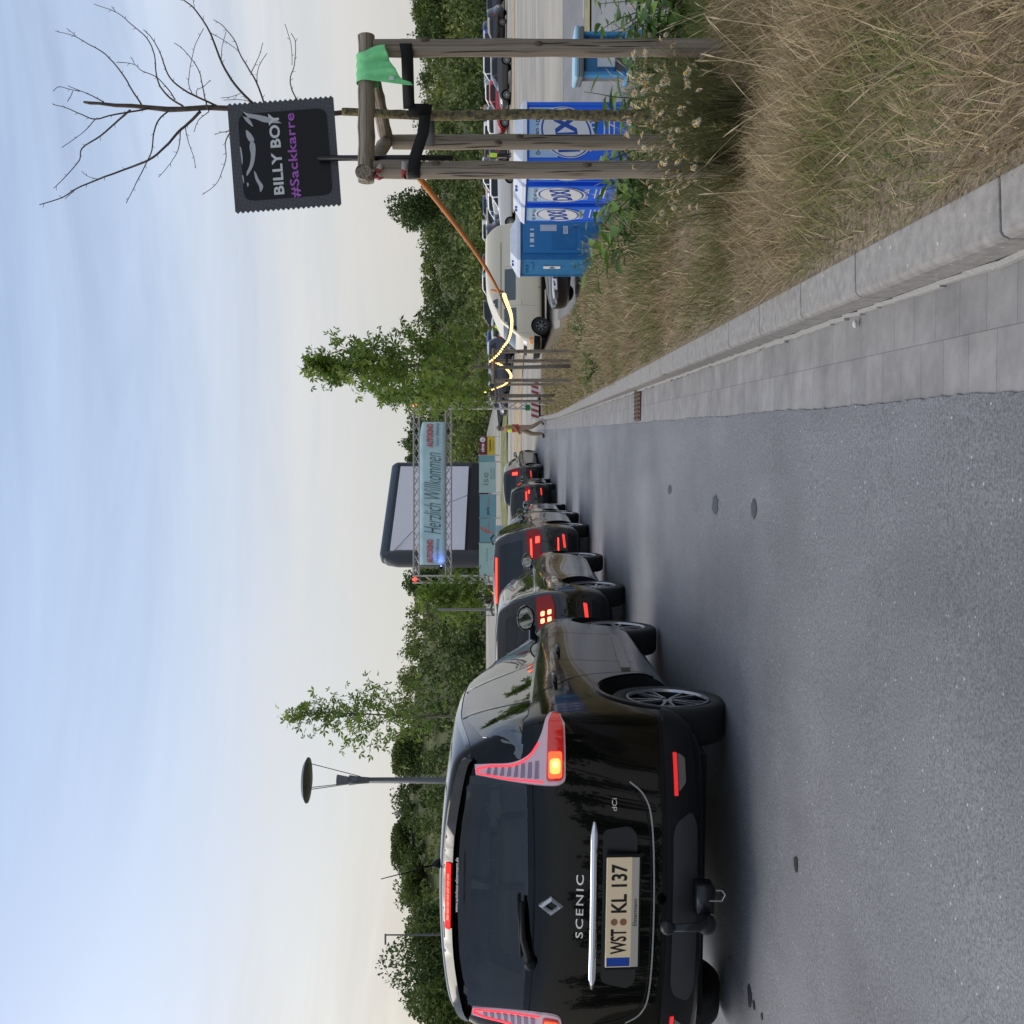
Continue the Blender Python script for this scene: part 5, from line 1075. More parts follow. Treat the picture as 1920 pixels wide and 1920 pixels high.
q = MB(); q.tube([Lp+Vector((0,0,zs1-.3))-Vector((0,1,0))*.6+dirx*.8, Lp+Vector((0,0,zs1-1.6))-Vector((0,1.2,0))+dirx*3.0],.02,5); q.tube([c+Vector((.6,-1.0,zs0+1.2)), c+Vector((2.0,-6,-.2+zb_))],.02,5); q.obj('guy_rope', black_plastic, scn)

# ------------------------------------------------------------------ sponsor fence banners
fenceD = 62
def fbanner(label, y0, y1, x0, x1, mat, D, words):
    a, b = P(x1,y1,D), P(x0,y0,D); cx, cz = (a.x+b.x)/2, (a.z+b.z)/2; w, h = abs(b.x-a.x), abs(b.z-a.z)
    t = thing('fence_banner', label, 'banner', (cx, D, cz), group='banners hung on the site fence')
    q = MB(); q.box((0,0,0),(w*.985,.02,h*.98)); q.obj('cloth', mat, t); 
    for s in (-1,1): q = MB(); q.tube([(s*w*.49,.04,h*.52),(s*w*.49,.04,-h*.5-.5)],.02,6); q.obj('fence_post', truss_m, t)
    for s, fx, fz, wd, ht, mt, k in words: put_text('lettering', s, mt, t, face_M((fx*w,-.016,fz*h),(1,0,0)), width=w*wd, height=h*ht, **k)
    return t
pale = M_('mint_banner', (.36,.52,.50), .7, noise=.06, nscale=2); mid_ = M_('turquoise_banner', (.16,.33,.38), .7, noise=.06, nscale=2); bl_ = M_('light_blue_banner', (.27,.42,.50), .7)
tg_ = M_('grey_green_lettering', (.12,.2,.2), .5); coral = M_('coral_lettering', (.50,.12,.09), .5)
fbanner('pale mint banner with faint small writing at the left end of the fence', 1018, 1082, 898, 928, pale, 62, [('SCHUHHAUS',.15,.0,.4,.1,tg_,{})])
fbanner('turquoise banner with a big curly coral letter f', 972, 1017, 899, 930, mid_, 62, [('f',.0,.05,.32,.8,coral,dict(shear=.5,bold=.03)),('familie',.12,-.05,.5,.12,coral,{})])
fbanner('turquoise banner with a short dark and red logo word', 927, 971, 899, 931, mid_, 62, [('party',-.2,-.02,.34,.2,M_('navy_lettering', (.02,.05,.09), .5),dict(bold=.03)),('station',.18,-.02,.38,.14,coral,{})])
fbanner('pale mint banner reading ise in thin grey letters', 866, 924, 898, 930, pale, 62, [('ise',-.05,.12,.40,.36,tg_,{}),('BAU UND',.12,-.22,.34,.12,tg_,{}),('PLANUNG',.12,-.38,.34,.10,tg_,{})])
fbanner('narrow plain turquoise banner between the ise banner and the red one', 854, 865, 897, 928, mid_, 62, [])
fbanner('light blue lower banner left of the queue with a round dark emblem', 985, 1078, 930, 944, bl_, 57, [('O',.12,-.3,.06,.5,coral,dict(bold=.05))])
cr_ = fbanner('crimson and yellow banner reading cine at the right end of the fence', 818, 853, 898, 928, M_('crimson_banner', (.16,.015,.03), .6), 63, [('cine',-.12,.27,.45,.22,logo_white,dict(bold=.03))])
q = MB(); q.box((0,-.014,-.26),(1.12,.01,.46)); q.obj('yellow_half', M_('yellow_banner', (.65,.48,.02), .6), cr_); put_text('lettering', 'Casablanca', ink, cr_, face_M((.0,-.022,-.18),(1,0,0)), width=.75, height=.14, bold=.03); put_text('lettering', 'Oldenburg', ink, cr_, face_M((.0,-.022,-.38),(1,0,0)), width=.6, height=.10)
disc('white_dot', ellipse(.15,.17,24), face_M((.36,-.014,.27),(1,0,0)), logo_white, cr_); put_text('lettering', 'k', M_('crimson_ink', (.16,.015,.03), .6), cr_, face_M((.36,-.024,.27),(1,0,0)), width=.10, height=.18)

# ------------------------------------------------------------------ lamp posts
pole_m = M_('lamp_grey', (.10,.105,.115), .4, metal=.5)
lpz = g(-4.47,17); lt = thing('street_lamp', 'modern grey lamp post with a flat round reflector disc on three struts', 'street lamp', (P(0,1463,17).x, 17, lpz))
def Lz(ix, D=17): return P(ix,0,D).z-lpz
q = MB(); q.tube([(0,0,0),(0,0,Lz(686))],[.062,.048],14); q.obj('pole', pole_m, lt, smooth=True)
q = MB(); q.lathe([(.05,Lz(692)),(.062,Lz(672)),(.085,Lz(655)),(.0,Lz(655))],16); q.obj('collar', pole_m, lt, smooth=True)
q = MB(); q.lathe([(.0,Lz(658)),(.055,Lz(656)),(.095,Lz(632)),(.0,Lz(631))],16); q.obj('lamp_head', M_('lamp_head_grey', (.16,.16,.17), .4), lt)
q = MB(); q.lathe([(0,Lz(570)),(.30,Lz(571)),(.375,Lz(576)),(.37,Lz(578)),(.2,Lz(582)),(0,Lz(583))],40); o = q.obj('reflector_disc', M_('disc_dark', (.05,.05,.055), .35), lt); sharp(o.data, 50)
q = MB(); [q.tube([(cos(t)*.06,sin(t)*.06,Lz(676)),(cos(t)*.27,sin(t)*.27,Lz(580))],.007,6) for t in (.3,2.4,4.5)]; q.obj('struts', pole_m, lt)
p = P(800,1143,25.5); lt = thing('street_lamp', 'slim grey lamp post standing in front of the low maple left of the gate', 'street lamp', (p.x,25.5,g(p.x,25.5)-.3)); LQ = (p.z-g(p.x,25.5)+.3)/4.85
q = MB(); q.tube([(0,0,0),(0,0,4.5*LQ)],[.038,.03],8); q.obj('pole', M_('pole_light_grey', (.22,.22,.22), .4, metal=.3), lt); q = MB(); q.lathe([(0,4.85*LQ),(.2,4.84*LQ),(.2,4.81*LQ),(0,4.81*LQ)],18); q.tube([(-.03,0,4.5*LQ),(-.13,0,4.8*LQ)],.008,4); q.tube([(.03,0,4.5*LQ),(.13,0,4.8*LQ)],.008,4); q.obj('reflector_disc', pole_m, lt)
p = P(722,1753,60); lt = thing('street_lamp', 'tall thin lamp mast with a short arm in front of the left trees', 'street lamp', (p.x,60,g(p.x,60)-.3))
q = MB(); q.tube([(0,0,0),(0,0,p.z-g(p.x,60)+.3)],[.09,.045],8); q.obj('pole', pole_m, lt); q = MB(); q.box((-.25,0,p.z-g(p.x,60)+.28),(.6,.14,.09)); q.obj('lamp_head', pole_m, lt)

# temporary fence panel and stall by the left gate tower
ff = thing('site_fence_panel', 'grey mesh site fence panel beside the distant lamp post', 'fence', (P(0,1150,50).x,50,g(-4,50)))
q = MB(); wdt = 1.3; q.tube([(-.1,0,0),(-.1,0,2.0),(wdt,0,2.0),(wdt,0,0)],.02,6); q.tube([(.6,0,0),(.6,0,2)],.012,4); [q.tube([(x,0,.1),(x,0,2)],.004,3) for x in np.arange(0,wdt,.1)]; [q.tube([(-.1,0,z),(wdt,0,z)],.004,3) for z in np.arange(.1,2,.25)]; q.obj('mesh_panel', pole_m, ff)
st = thing('ticket_booth', 'small white booth with a dark opening behind the left gate tower', 'booth', (P(0,1113,47).x,47,g(-4,47)-.1))
q = MB(); q.box((0,0,1.0),(1.15,1.0,2.0)); q.box((0,0,2.05),(1.35,1.2,.08)); q.obj('cabin', white_paint, st, bevel=.01); q = MB(); q.box((0,-.51,1.45),(.85,.03,.7)); q.obj('opening', M_('booth_dark', (.03,.012,.012), .8), st); q = MB(); q.box((0,-.6,1.05),(.95,.2,.05)); q.obj('counter', white_plastic, st)
# ------------------------------------------------------------------ tree stakes
wood = M_('weathered_wood', (.20,.165,.12), .85)
n_, l_, b_ = nodes_of(wood); t_ = n_.new('ShaderNodeTexCoord'); mp_ = n_.new('ShaderNodeMapping'); mp_.inputs['Scale'].default_value = (1,1,.045); l_.new(t_.outputs['Generated'], mp_.inputs[0])
z_ = n_.new('ShaderNodeTexNoise'); z_.inputs['Scale'].default_value = 9; z_.inputs['Detail'].default_value = 8; z_.inputs['Distortion'].default_value = .6; l_.new(mp_.outputs[0], z_.inputs[0])
r_ = n_.new('ShaderNodeValToRGB'); e_ = r_.color_ramp.elements; e_[0].position = .36; e_[0].color = (.08,.062,.045,1); e_[1].position = .62; e_[1].color = (.36,.30,.225,1); q = e_.new(.45); q.color = (.25,.205,.155,1)
l_.new(z_.outputs[0], r_.inputs[0]); l_.new(r_.outputs[0], b_.inputs['Base Color']); u_ = n_.new('ShaderNodeBump'); u_.inputs['Strength'].default_value = .7; u_.inputs['Distance'].default_value = .006; l_.new(z_.outputs[0], u_.inputs['Height']); l_.new(u_.outputs[0], b_.inputs['Normal'])
crack = M_('wood_crack', (.018,.013,.01), .95); strap_m = M_('black_webbing', (.006,.006,.007), .8, bump=.4, bscale=400); knot_m = M_('wood_knot', (.11,.08,.055), .9)
def log(p0, p1, r, seed, taper=1.0, n=18, seg=16):
    rs = random.Random(seed); q = MB(); p0, p1 = Vector(p0), Vector(p1)
    pts = [p0.lerp(p1, k/seg)+Vector((rs.uniform(-.002,.002),rs.uniform(-.002,.002),rs.uniform(-.001,.001))) for k in range(seg+1)]
    q.tube(pts, [r*(1+.035*sin(k*1.7+seed))*(1-(1-taper)*k/seg) for k in range(seg+1)], n); return q
def post_along_z(name, x, y, z0, z1, r, parent, seed):
    q = log((0,0,0),(0,0,z1-z0), r, seed); o = q.obj(name, wood, parent, smooth=True, loc=(x,y,z0)); sharp(o.data, 60)
    rs = random.Random(seed); c = MB()
    for k in range(5):    # drying cracks and knots on the faces
        a = rs.uniform(-2.6,-.6); zc = rs.uniform(.2,1)*(z1-z0)*.85; ln = rs.uniform(.12,.45); w_ = .0018
        pts = [Vector((cos(a+.10*sin(t*3+k))*r*1.004, sin(a+.10*sin(t*3+k))*r*1.004, zc+ln*(t-.5))) for t in np.linspace(0,1,7)]
        c.tube(pts, [.0004,w_,w_*1.2,w_,w_*1.3,w_,.0004], 5)
    c.obj('crack', crack, o)
    for k in range(2):
        c = MB(); a = rs.uniform(-2.2,-.9); c.sphere((cos(a)*r*.93, sin(a)*r*.93, rs.uniform(.35,.9)*(z1-z0)), .017, 10, 6, (.8,.8,1.3)); c.obj('knot', knot_m, o, smooth=True)
    return o
def horiz(name, p0, p1, r, parent, seed):
    p0, p1 = Vector(p0), Vector(p1); d = p1-p0; q = log((0,0,0),(0,0,d.length), r, seed); o = q.obj(name, wood, parent, smooth=True, loc=p0); sharp(o.data, 60)
    o.rotation_mode = 'QUATERNION'; o.rotation_quaternion = d.to_track_quat('Z','Y'); return o
def stakes(label, FL, FR, B, ztop, r, seed, zb=None):
    zb = vz(FL[0],FL[1])-.1 if zb is None else zb
    t = thing('tree_stakes', label, 'tree stakes', (0,0,0), group='wooden tree stake frames')
    for k,(x,y) in enumerate((FL,FR,B)): post_along_z('post', x, y, zb, ztop-r*.9, r*1.03, t, seed+k)
    e = .055
    horiz('crossbar', (FL[0]-e, FL[1], ztop), (FR[0]+e, FR[1], ztop), r, t, seed+4)
    fl, fr_, b2 = Vector((*FL,ztop)), Vector((*FR,ztop)), Vector((*B,ztop))
    d = (b2-fl).normalized(); horiz('crossbar', fl-d*.13-Vector((.035,0,0)), b2+d*.08-Vector((.035,0,0)) , r*.93, t, seed+5) if 0 else horiz('crossbar', fl+d*.045, b2+d*.06, r*.93, t, seed+5)
    d = (b2-fr_).normalized(); horiz('crossbar', fr_+d*.045, b2-d*.03+Vector((.02,0,0)), r*.93, t, seed+6)
    return t
zt1 = P(687,0,4.75).z
st1 = stakes('big weathered wooden stake frame close to the camera round the dead tree', (1.585,4.75), (2.15,4.75), (1.985,5.5), zt1, .0385, 1, zb=-.15)
horiz('crossbar', (1.53,4.615,zt1-.004), (1.555,4.72,zt1-.004), .036, st1, 31)
def strap(pts, w, parent, up=Vector((0,0,1)), th=.0025):
    V = []; Fc = []; 
    for k,p in enumerate(pts):
        p = Vector(p); tilt = 0
        V += [tuple(p+up*w/2), tuple(p-up*w/2)]
    Fc = [(2*k,2*k+1,2*k+3,2*k+2) for k in range(len(pts)-1)]
    me = bpy.data.meshes.new('strap'); me.from_pydata(V,[],Fc); o = mesh_obj('strap', me, strap_m, parent); m = o.modifiers.new('s','SOLIDIFY'); m.thickness = th; m.offset = 0; return o
def sz(ix, D): return P(ix,0,D).z
strap([(2.197,4.76,sz(762,4.75)),(2.15,4.708,sz(762,4.75)),(2.105,4.712,sz(765,4.75)),(1.99,4.93,sz(766,4.93)),(1.955,4.972,sz(767,4.97))], .056, st1)
strap([(1.545,4.76,sz(777,4.75)),(1.55,4.71,sz(777,4.75)),(1.63,4.706,sz(780,4.75)),(1.80,4.86,sz(795,4.9)),(1.925,4.968,sz(797,4.97)),(1.975,4.968,sz(800,4.97))], .056, st1)
strap([(1.915,4.965,sz(785,4.97)),(1.978,4.965,sz(785,4.97))], .10, st1)
g2 = strap([(1.93,4.985,sz(806,5.0)),(1.95,5.46,sz(807,5.5)),(2.02,5.455,sz(806,5.5))], .05, st1); g2.data.materials.clear(); g2.data.materials.append(M_('grey_webbing', (.03,.035,.04), .8))
FA = 19.6; xa0, xa1 = P(0,713.5,FA).x, P(0,659,FA).x
stA = stakes('second wooden stake frame, under the bushy maple with string lights in front', (xa0,FA), (xa1,FA), (P(0,677,FA+.8).x,FA+.8), sz(925,FA), .036, 40, zb=-.35)
strap([(xa1,FA-.05,sz(950,FA)),(P(0,685,FA+.4).x,FA+.3,sz(950,FA))],.05,stA)
xb0, xb1 = P(0,752,30).x, P(0,721,30).x
stB = stakes('third small wooden stake frame beside the truss gate', (xb0,30), (xb1,30), (P(0,741,30.6).x,30.6), sz(929,30), .036, 50, zb=-.45)
xc0, xc1 = P(0,1140,27).x, P(0,1101,27).x
stC = stakes('wooden stake frame on the left side of the road under the low maple', (xc0,27), (xc1,27), (P(0,1120,27.6).x,27.6), sz(931,27), .036, 60, zb=-.5)
strap([(xc0,26.95,sz(938,27)),(xc1,26.95,sz(938,27))],.05,stC)
# scraps of red and white tape
for lab, pts in (('scrap of red and white tape knotted under the left end of the near crossbar', [(700,318),(703,330),(710,316),(716,308),(708,322),(715,332),(706,336)]),('white and red tape wound round the black pole and left stake', [(758,303),(757,318),(757,334),(762,334)])):
    t = thing('barrier_tape', lab, 'tape', tuple(P(705,325,4.70)))
    o0 = P(705,325,4.70); V = [P(a,b2,4.698+.008*sin(k*2.1))-o0 for k,(a,b2) in enumerate(pts)]
    me = bpy.data.meshes.new('t'); VV=[]; 
    for k,v in enumerate(V): VV += [tuple(v+Vector((.004,0,.011))), tuple(v-Vector((.004,-.004,.011)))]
    me.from_pydata(VV,[],[(2*k,2*k+1,2*k+3,2*k+2) for k in range(len(V)-1)]); me.materials.append(M_('tape_white', (.55,.53,.50), .4)); me.materials.append(M_('tape_red', (.42,.06,.05), .4))
    for k,p_ in enumerate(me.polygons): p_.material_index = k%2
    o = mesh_obj('tape', me, None, t); m = o.modifiers.new('s','SOLIDIFY'); m.thickness = .001

# ------------------------------------------------------------------ dead tree, branches traced one by one
dead = thing('dead_tree', 'bare dead sapling with lichen on its trunk and thin leafless branches', 'tree', (1.946,5.0,0))
dbark = M_('dead_bark', (.10,.072,.055), .85, noise=.3, nscale=30, bump=.6, bscale=150)
lich = M_('lichen_bark', (.10,.085,.055), .95, bump=.9, bscale=120); n_, l_, b_ = nodes_of(lich); t_ = n_.new('ShaderNodeTexCoord'); z_ = n_.new('ShaderNodeTexNoise'); z_.inputs['Scale'].default_value = 42; z_.inputs['Detail'].default_value = 8; z_.inputs['Roughness'].default_value = .65; l_.new(t_.outputs['Object'], z_.inputs[0])
r_ = n_.new('ShaderNodeValToRGB'); e_ = r_.color_ramp.elements; e_[0].position = .42; e_[0].color = (.085,.07,.05,1); e_[1].position = .60; e_[1].color = (.28,.235,.09,1); q = e_.new(.5); q.color = (.17,.145,.09,1); l_.new(z_.outputs[0], r_.inputs[0]); l_.new(r_.outputs[0], b_.inputs['Base Color'])
def Zp(X, Y, D): return P(60+X/3.2, Y/3.2, D)-Vector((1.946,5.0,0))
trk = [(1290,222,.034),(1200,218,.0275),(1100,216,.025),(1000,214,.0245),(900,216,.024),(800,217,.0225),(700,212,.0205),(630,209,.0185)]
pts, rad = [], []
for k in range(len(trk)-1):
    for j in range(6):
        t = j/6; a, b2 = trk[k], trk[k+1]; pts.append(P(a[0]+(b2[0]-a[0])*t, a[1]+(b2[1]-a[1])*t+random.uniform(-.7,.7), 5.0)-Vector((1.946,5,0))); rad.append((a[2]+(b2[2]-a[2])*t)*random.uniform(.93,1.1))
pts.insert(0, Vector((0.0,0,-.15))); rad.insert(0,.036)
q = MB(); q.tube(pts, rad, 14); q.obj('trunk', lich, dead, smooth=True)
q = MB(); up_ = [(1900,672,15.5),(1820,680,14.5),(1500,662,16),(1180,650,16),(1050,645,15.5),(900,655,15),(820,657,16.5),(700,645,13.5),(600,635,12),(500,632,11),(400,620,9),(345,618,9.5),(310,612,6.5)]
q.tube([Zp(a,b2,5.0) for a,b2,_ in up_], [w_/3.2/F*5 for _,_,w_ in up_], 12); q.obj('upper_trunk', dbark, dead, smooth=True)
br = [([(655,625),(600,540),(540,440),(440,325),(330,260),(250,215),(140,187)],4.2,.3),([(262,218),(235,190),(205,170)],1.6,.3),([(430,612),(360,575),(290,545),(215,515)],3.2,-.2),([(290,545),(245,540),(165,520),(130,543)],1.8,-.2),([(245,545),(230,580),(213,610)],1.5,-.2),
 ([(720,648),(600,670),(480,690),(380,715),(300,688),(200,645),(125,627)],4.2,-.25),([(380,715),(300,800),(180,885)],2.2,-.25),([(590,660),(520,720),(410,815),(300,890),(285,960),(210,1050),(130,1130)],4.6,.2),
 ([(810,672),(760,720),(730,800),(720,900),(690,970),(640,1070),(600,1150),(565,1218)],3.8,-.3),([(1010,668),(950,730),(880,790),(800,880),(700,960),(560,1015),(400,1075),(270,1130),(180,1185),(45,1228)],7.5,.15),([(400,1075),(340,1060),(298,1028)],1.8,.12),([(270,1130),(230,1165),(198,1195)],1.6,.15),
 ([(890,785),(880,890),(830,980),(760,1063)],2.5,.1),([(918,757),(940,860),(970,940),(982,1010)],2.2,.15),([(1060,672),(1000,720),(972,790)],2.2,-.1),([(905,635),(830,590),(770,520),(745,440),(735,330),(690,230),(600,150),(510,75),(372,25)],4.6,.35),
 ([(860,600),(820,540),(750,465),(660,425),(610,385),(505,373)],3.0,-.1),([(1110,635),(1000,585),(920,545),(830,470),(790,380),(770,320),(720,230),(670,180)],5.0,-.3),([(1060,665),(1040,600),(1020,500),(1000,420),(950,345),(900,290),(855,258)],3.2,-.4),
 ([(960,560),(940,500),(950,400),(980,270),(1030,170)],2.2,.2),([(990,578),(990,540),(1030,520),(1068,480)],2.0,.2),([(1330,625),(1220,510),(1140,380),(1070,200),(980,60),(910,0),(850,-50)],6.0,-.2),([(1135,375),(1140,280),(1165,190)],2.2,-.2),([(1065,195),(1140,235),(1235,300)],2.2,-.15),
 ([(1400,640),(1390,612),(1350,500),(1310,430),(1250,330),(1220,250),(1150,160),(1090,118)],5.0,.25),([(1315,435),(1360,340),(1385,258)],2.0,.25),([(1348,490),(1360,400),(1410,320)],2.0,.25),([(1620,650),(1600,615),(1560,540),(1550,465),(1575,390),(1580,250),(1555,205)],3.6,-.2),
 ([(1560,390),(1555,270),(1518,145)],1.8,-.2),([(1260,700),(1190,780),(1130,795),(1095,808)],3.4,.2),([(1250,760),(1190,795),(1160,860),(1165,940),(1140,1030),(1100,1110),(1022,1168)],3.2,.25),([(1310,610),(1240,597),(1150,600)],1.8,.1),([(1250,560),(1200,580),(1135,588)],1.6,.1),([(975,60),(970,20),(965,-10)],1.6,-.2),([(505,75),(490,55),(478,40)],1.4,.3),([(615,385),(605,360),(592,343)],1.4,-.1)]
for k,(ln,w_,dz_) in enumerate(br):
    c = curve_pts([(a,b2) for a,b2 in ln], 4); n = len(c); q = MB()
    P3 = [Zp(p.x+random.uniform(-1,1), p.y+random.uniform(-1,1), 5.0+dz_*(i/n)) for i,p in enumerate(c)]
    q.tube(P3, [max(.0016, w_*1.35/2/3.2*2/F*5*(1-.72*i/n)) for i in range(n)], 6)
    for i in range(2, n-1, 3):       # buds and spurs
        d = (P3[i+1]-P3[i]).normalized(); s = Vector((d.z,.3*random.uniform(-1,1),-d.x))*random.choice((-1,1)); q.tube([P3[i], P3[i]+s*random.uniform(.008,.02)+d*.012], [.0016,.0008], 4)
    q.obj('branch', dbark, dead, smooth=True)

# ------------------------------------------------------------------ square sign on a black pole
sc_ = P(533,290,4.86); sg = thing('advertising_sign', 'square black sign shaped like a foil packet with white and purple lettering', 'sign', tuple(sc_), rot=(0,R(-4.3),0))
hs = .252; zz_ = 21; pl = [(-hs,-hs)]
tooth = 2*hs/zz_
edge_r = []; edge_l = []
for k in range(zz_): edge_r += [(hs, -hs+tooth*k), (hs+.011, -hs+tooth*(k+.5))]; edge_l += [(-hs, hs-tooth*k), (-hs-.011, hs-tooth*(k+.5))]
poly = edge_r+[(hs,hs)]+edge_l+[(-hs,-hs)]
MS = face_M((0,0,0),(1,0,0))
foil = M_('crimped_foil', (.10,.10,.11), .5, metal=.0, spec=.3); n_, l_, b_ = nodes_of(foil); t_ = n_.new('ShaderNodeTexCoord'); ch = n_.new('ShaderNodeTexBrick'); mp_ = n_.new('ShaderNodeMapping'); mp_.inputs['Rotation'].default_value = (R(90),0,0); l_.new(t_.outputs['Object'], mp_.inputs[0]); l_.new(mp_.outputs[0], ch.inputs[0])
ch.offset = 0; ch.inputs['Scale'].default_value = 1; ch.inputs['Brick Width'].default_value = .0062; ch.inputs['Row Height'].default_value = .0062; ch.inputs['Mortar Size'].default_value = .0011; ch.inputs['Color1'].default_value = (.012,.012,.014,1); ch.inputs['Color2'].default_value = (.02,.02,.023,1); ch.inputs['Mortar'].default_value = (.15,.15,.165,1); l_.new(ch.outputs[0], b_.inputs['Base Color'])
q = MB(); q.prism(poly, -.004, 0, MS); q.obj('board', foil, sg)
panel = M_('packet_black', (.010,.010,.012), .4, spec=.3); q = MB(); q.prism(rounded([(-.205,-.215),(.205,-.215),(.205,.205),(-.205,.205)],.045,6), 0, .0025, MS); q.obj('packet_panel', panel, sg)
hl = M_('printed_highlight', (.50,.50,.52), .5)
def sxy(X, Y):      # zoomed detail pixel -> sign plane
    px, py = 400+X/3.84, 50+Y/3.84; u, v = (290-py)/F*4.86, -(px-533)/F*4.86; a = R(4.3); return (u*cos(a)+v*sin(a), -u*sin(a)+v*cos(a))
for pl_ in ([(208,612),(225,650),(300,665),(370,690),(480,697),(478,688),(420,662),(340,640),(260,628)],[(208,612),(222,660),(250,695),(285,722),(275,690),(240,645)],[(235,745),(240,790),(262,828),(288,832),(294,810),(275,778),(250,752)],[(268,830),(296,838),(305,880),(300,950),(285,1010),(245,1075),(242,1050),(262,1000),(272,930),(262,870)],
            [(293,1038),(308,1055),(328,1100),(360,1150),(340,1192),(330,1150),(305,1100)],[(192,870),(200,872),(212,940),(208,995)],[(208,1070),(216,1075),(222,1110),(218,1130)],[(242,1128),(252,1125),(256,1140),(248,1155)]):
    cpts = curve_pts([sxy(*p) for p in pl_]+[sxy(*pl_[0])],4)[:-1]; q = MB(); q.prism([tuple(p) for p in cpts], .0025, .0035, MS); q.obj('highlight', hl, sg)
cx_, cy_ = sxy(455,918); put_text('lettering', 'BILLY BOY', M_('sign_white', (.72,.72,.72), .5), sg, face_M((cx_,-.004,cy_),(1,0,0)), width=.386, height=.050, bold=.03, spacing=1.04)
cx_, cy_ = sxy(575,928); put_text('lettering', '#Sackkarre', M_('sign_purple', (.46,.12,.56), .5), sg, face_M((cx_,-.004,cy_),(1,0,0)), width=.40, height=.048, bold=.015, spacing=1.06)
pp = thing('sign_pole', 'black plastic tube holding up the square sign, tied to the left stake', 'pole', (P(0,295,4.83).x,4.835,0))
q = MB(); q.tube([(0,0,sz(850,4.83)),(0,0,sz(848,4.83)),(-.002,0,sz(596,4.83))],[.009,.0138,.0132],14); q.obj('tube', M_('black_tube', (.010,.010,.011), .35), pp, smooth=True)
# green cloth over the bar
gc = thing('green_cloth', 'bright green cleaning cloth draped over the near crossbar', 'cloth', (0,0,0))
rb = .046; bx_, by_ = P(0,132,4.75).x, 4.75; V = []; nu, nv = 22, 30
for j in range(nv+1):
    t = j/nv
    for i in range(nu+1):
        u = i/nu; x = bx_ + (.068-.13*u)      # u: right -> left
        fold = .010*sin(u*13+t*3)+.006*sin(u*29+t*5)
        if t < .16: yy, zz = by_+rb+.004, zt1 - (.16-t)/.16*.05
        elif t < .40:
            a = (t-.16)/.24*pi; yy, zz = by_+rb*cos(a), zt1+rb*sin(a)
        else:
            k = (t-.40)/.6; drop = .095+.10*u**1.6 + (.03 if u > .9 else 0); yy = by_-rb-.004-.012*k+fold*k*1.4; zz = zt1 - k*drop; x += (.012*sin(k*3))*(1-u) - .030*u*k + .02*k*(1-u)
        V.append((x, yy, zz+ .002*sin(u*20)))
Fc = [(j*(nu+1)+i, j*(nu+1)+i+1, (j+1)*(nu+1)+i+1, (j+1)*(nu+1)+i) for j in range(nv) for i in range(nu)]
o = mesh_obj('cloth', np_mesh('cloth', V, Fc), M_('green_cloth', (.24,.76,.32), .85, noise=.08, nscale=40, bump=.3, bscale=500), gc); m = o.modifiers.new('s','SOLIDIFY'); m.thickness = .002
q = MB(); lp_ = P(734,146,4.688); q.box(tuple(lp_),(.018,.002,.022)); q.obj('care_label', white_plastic, gc)
# orange tube and string lights
ot = thing('orange_cord', 'taut orange cord running from the near left stake to the string lights', 'cord', (0,0,0)); p0, p1 = P(786,333,4.80), P(935,546,9.8)
q = MB(); q.tube([p0.lerp(p1,t)-Vector((0,0,.03*sin(pi*t))) for t in np.linspace(0,1,16)], [.0155-.002*t for t in np.linspace(0,1,16)], 10); q.tube([P(920,544,9.8),P(944,547,9.8)],.011,6); q.obj('cord', M_('orange_plastic', (.62,.20,.035), .5, noise=.15, nscale=12), ot, smooth=True)
bulb_m = M_('warm_bulb', (1,.6,.25), .3, emit=3.2, ecol=(1,.50,.15)); base_m = M_('bulb_socket', (.03,.03,.03), .5)
def lights(label, path, sp_, brr, mount=None):
    t = thing('string_lights', label, 'string lights', (0,0,0)); c = []
    P3 = [P(a,b2,D) for a,b2,D in path]
    for i in range(len(P3)-1):
        a_, b_2, c_, d_ = P3[max(i-1,0)], P3[i], P3[i+1], P3[min(i+2,len(P3)-1)]
        for k in range(8):
            u = k/8; c.append(.5*((2*b_2)+(c_-a_)*u+(2*a_-5*b_2+4*c_-d_)*u*u+(3*b_2-a_-3*c_+d_)*u**3))
    q = MB(); q.tube(c, .006, 5); q.obj('cable', base_m, t); acc = 0
    q = MB(); q.sphere((0,0,-.038), brr, 10, 7, (1,1,1.2)); bme = q.mesh('bulb'); bme.materials.append(bulb_m); bme.shade_smooth()
    q = MB(); q.lathe([(0,0),(.011,0),(.011,-.022),(0,-.022)],8); sme = q.mesh('socket'); sme.materials.append(base_m); nb = 0
    for i in range(len(c)-1):
        acc += (c[i+1]-c[i]).length
        if acc > sp_ and nb < 95: acc = 0; nb += 1; o = bpy.data.objects.new('bulb', bme); link(o, t); o.location = c[i+1]; o2 = bpy.data.objects.new('socket', sme); link(o2, o)
    return t
lights('warm glowing string lights sagging from the orange cord to the bushy maple', [(936,548,9.8),(942,564,11),(949,580,12.4),(953,593,13.5),(954.5,606,14.6),(954,617,15.4),(952,628,16.2),(947.5,640,17),(940,650,17.8),(932,662,18.6),(922,672,19.3),(914,678,19.8),(908,676,19.9)], .24, .019)
lights('second sagging stretch of warm string lights between the bushy maple and the truss gate', [(918,677,19.9),(928,680,20.8),(940.5,687.5,22),(949,694,23.2),(954.5,702,24.6),(955,708,25.8),(951,714,27),(943,721,28.5),(932,726,30.5),(919,731,33),(905,736,36)], .34, .025)
lights('short row of warm string lights above the left stake frame', [(912,1103,34),(922,1112,32),(928,1122,30),(936,1137,28)], .30, .024)

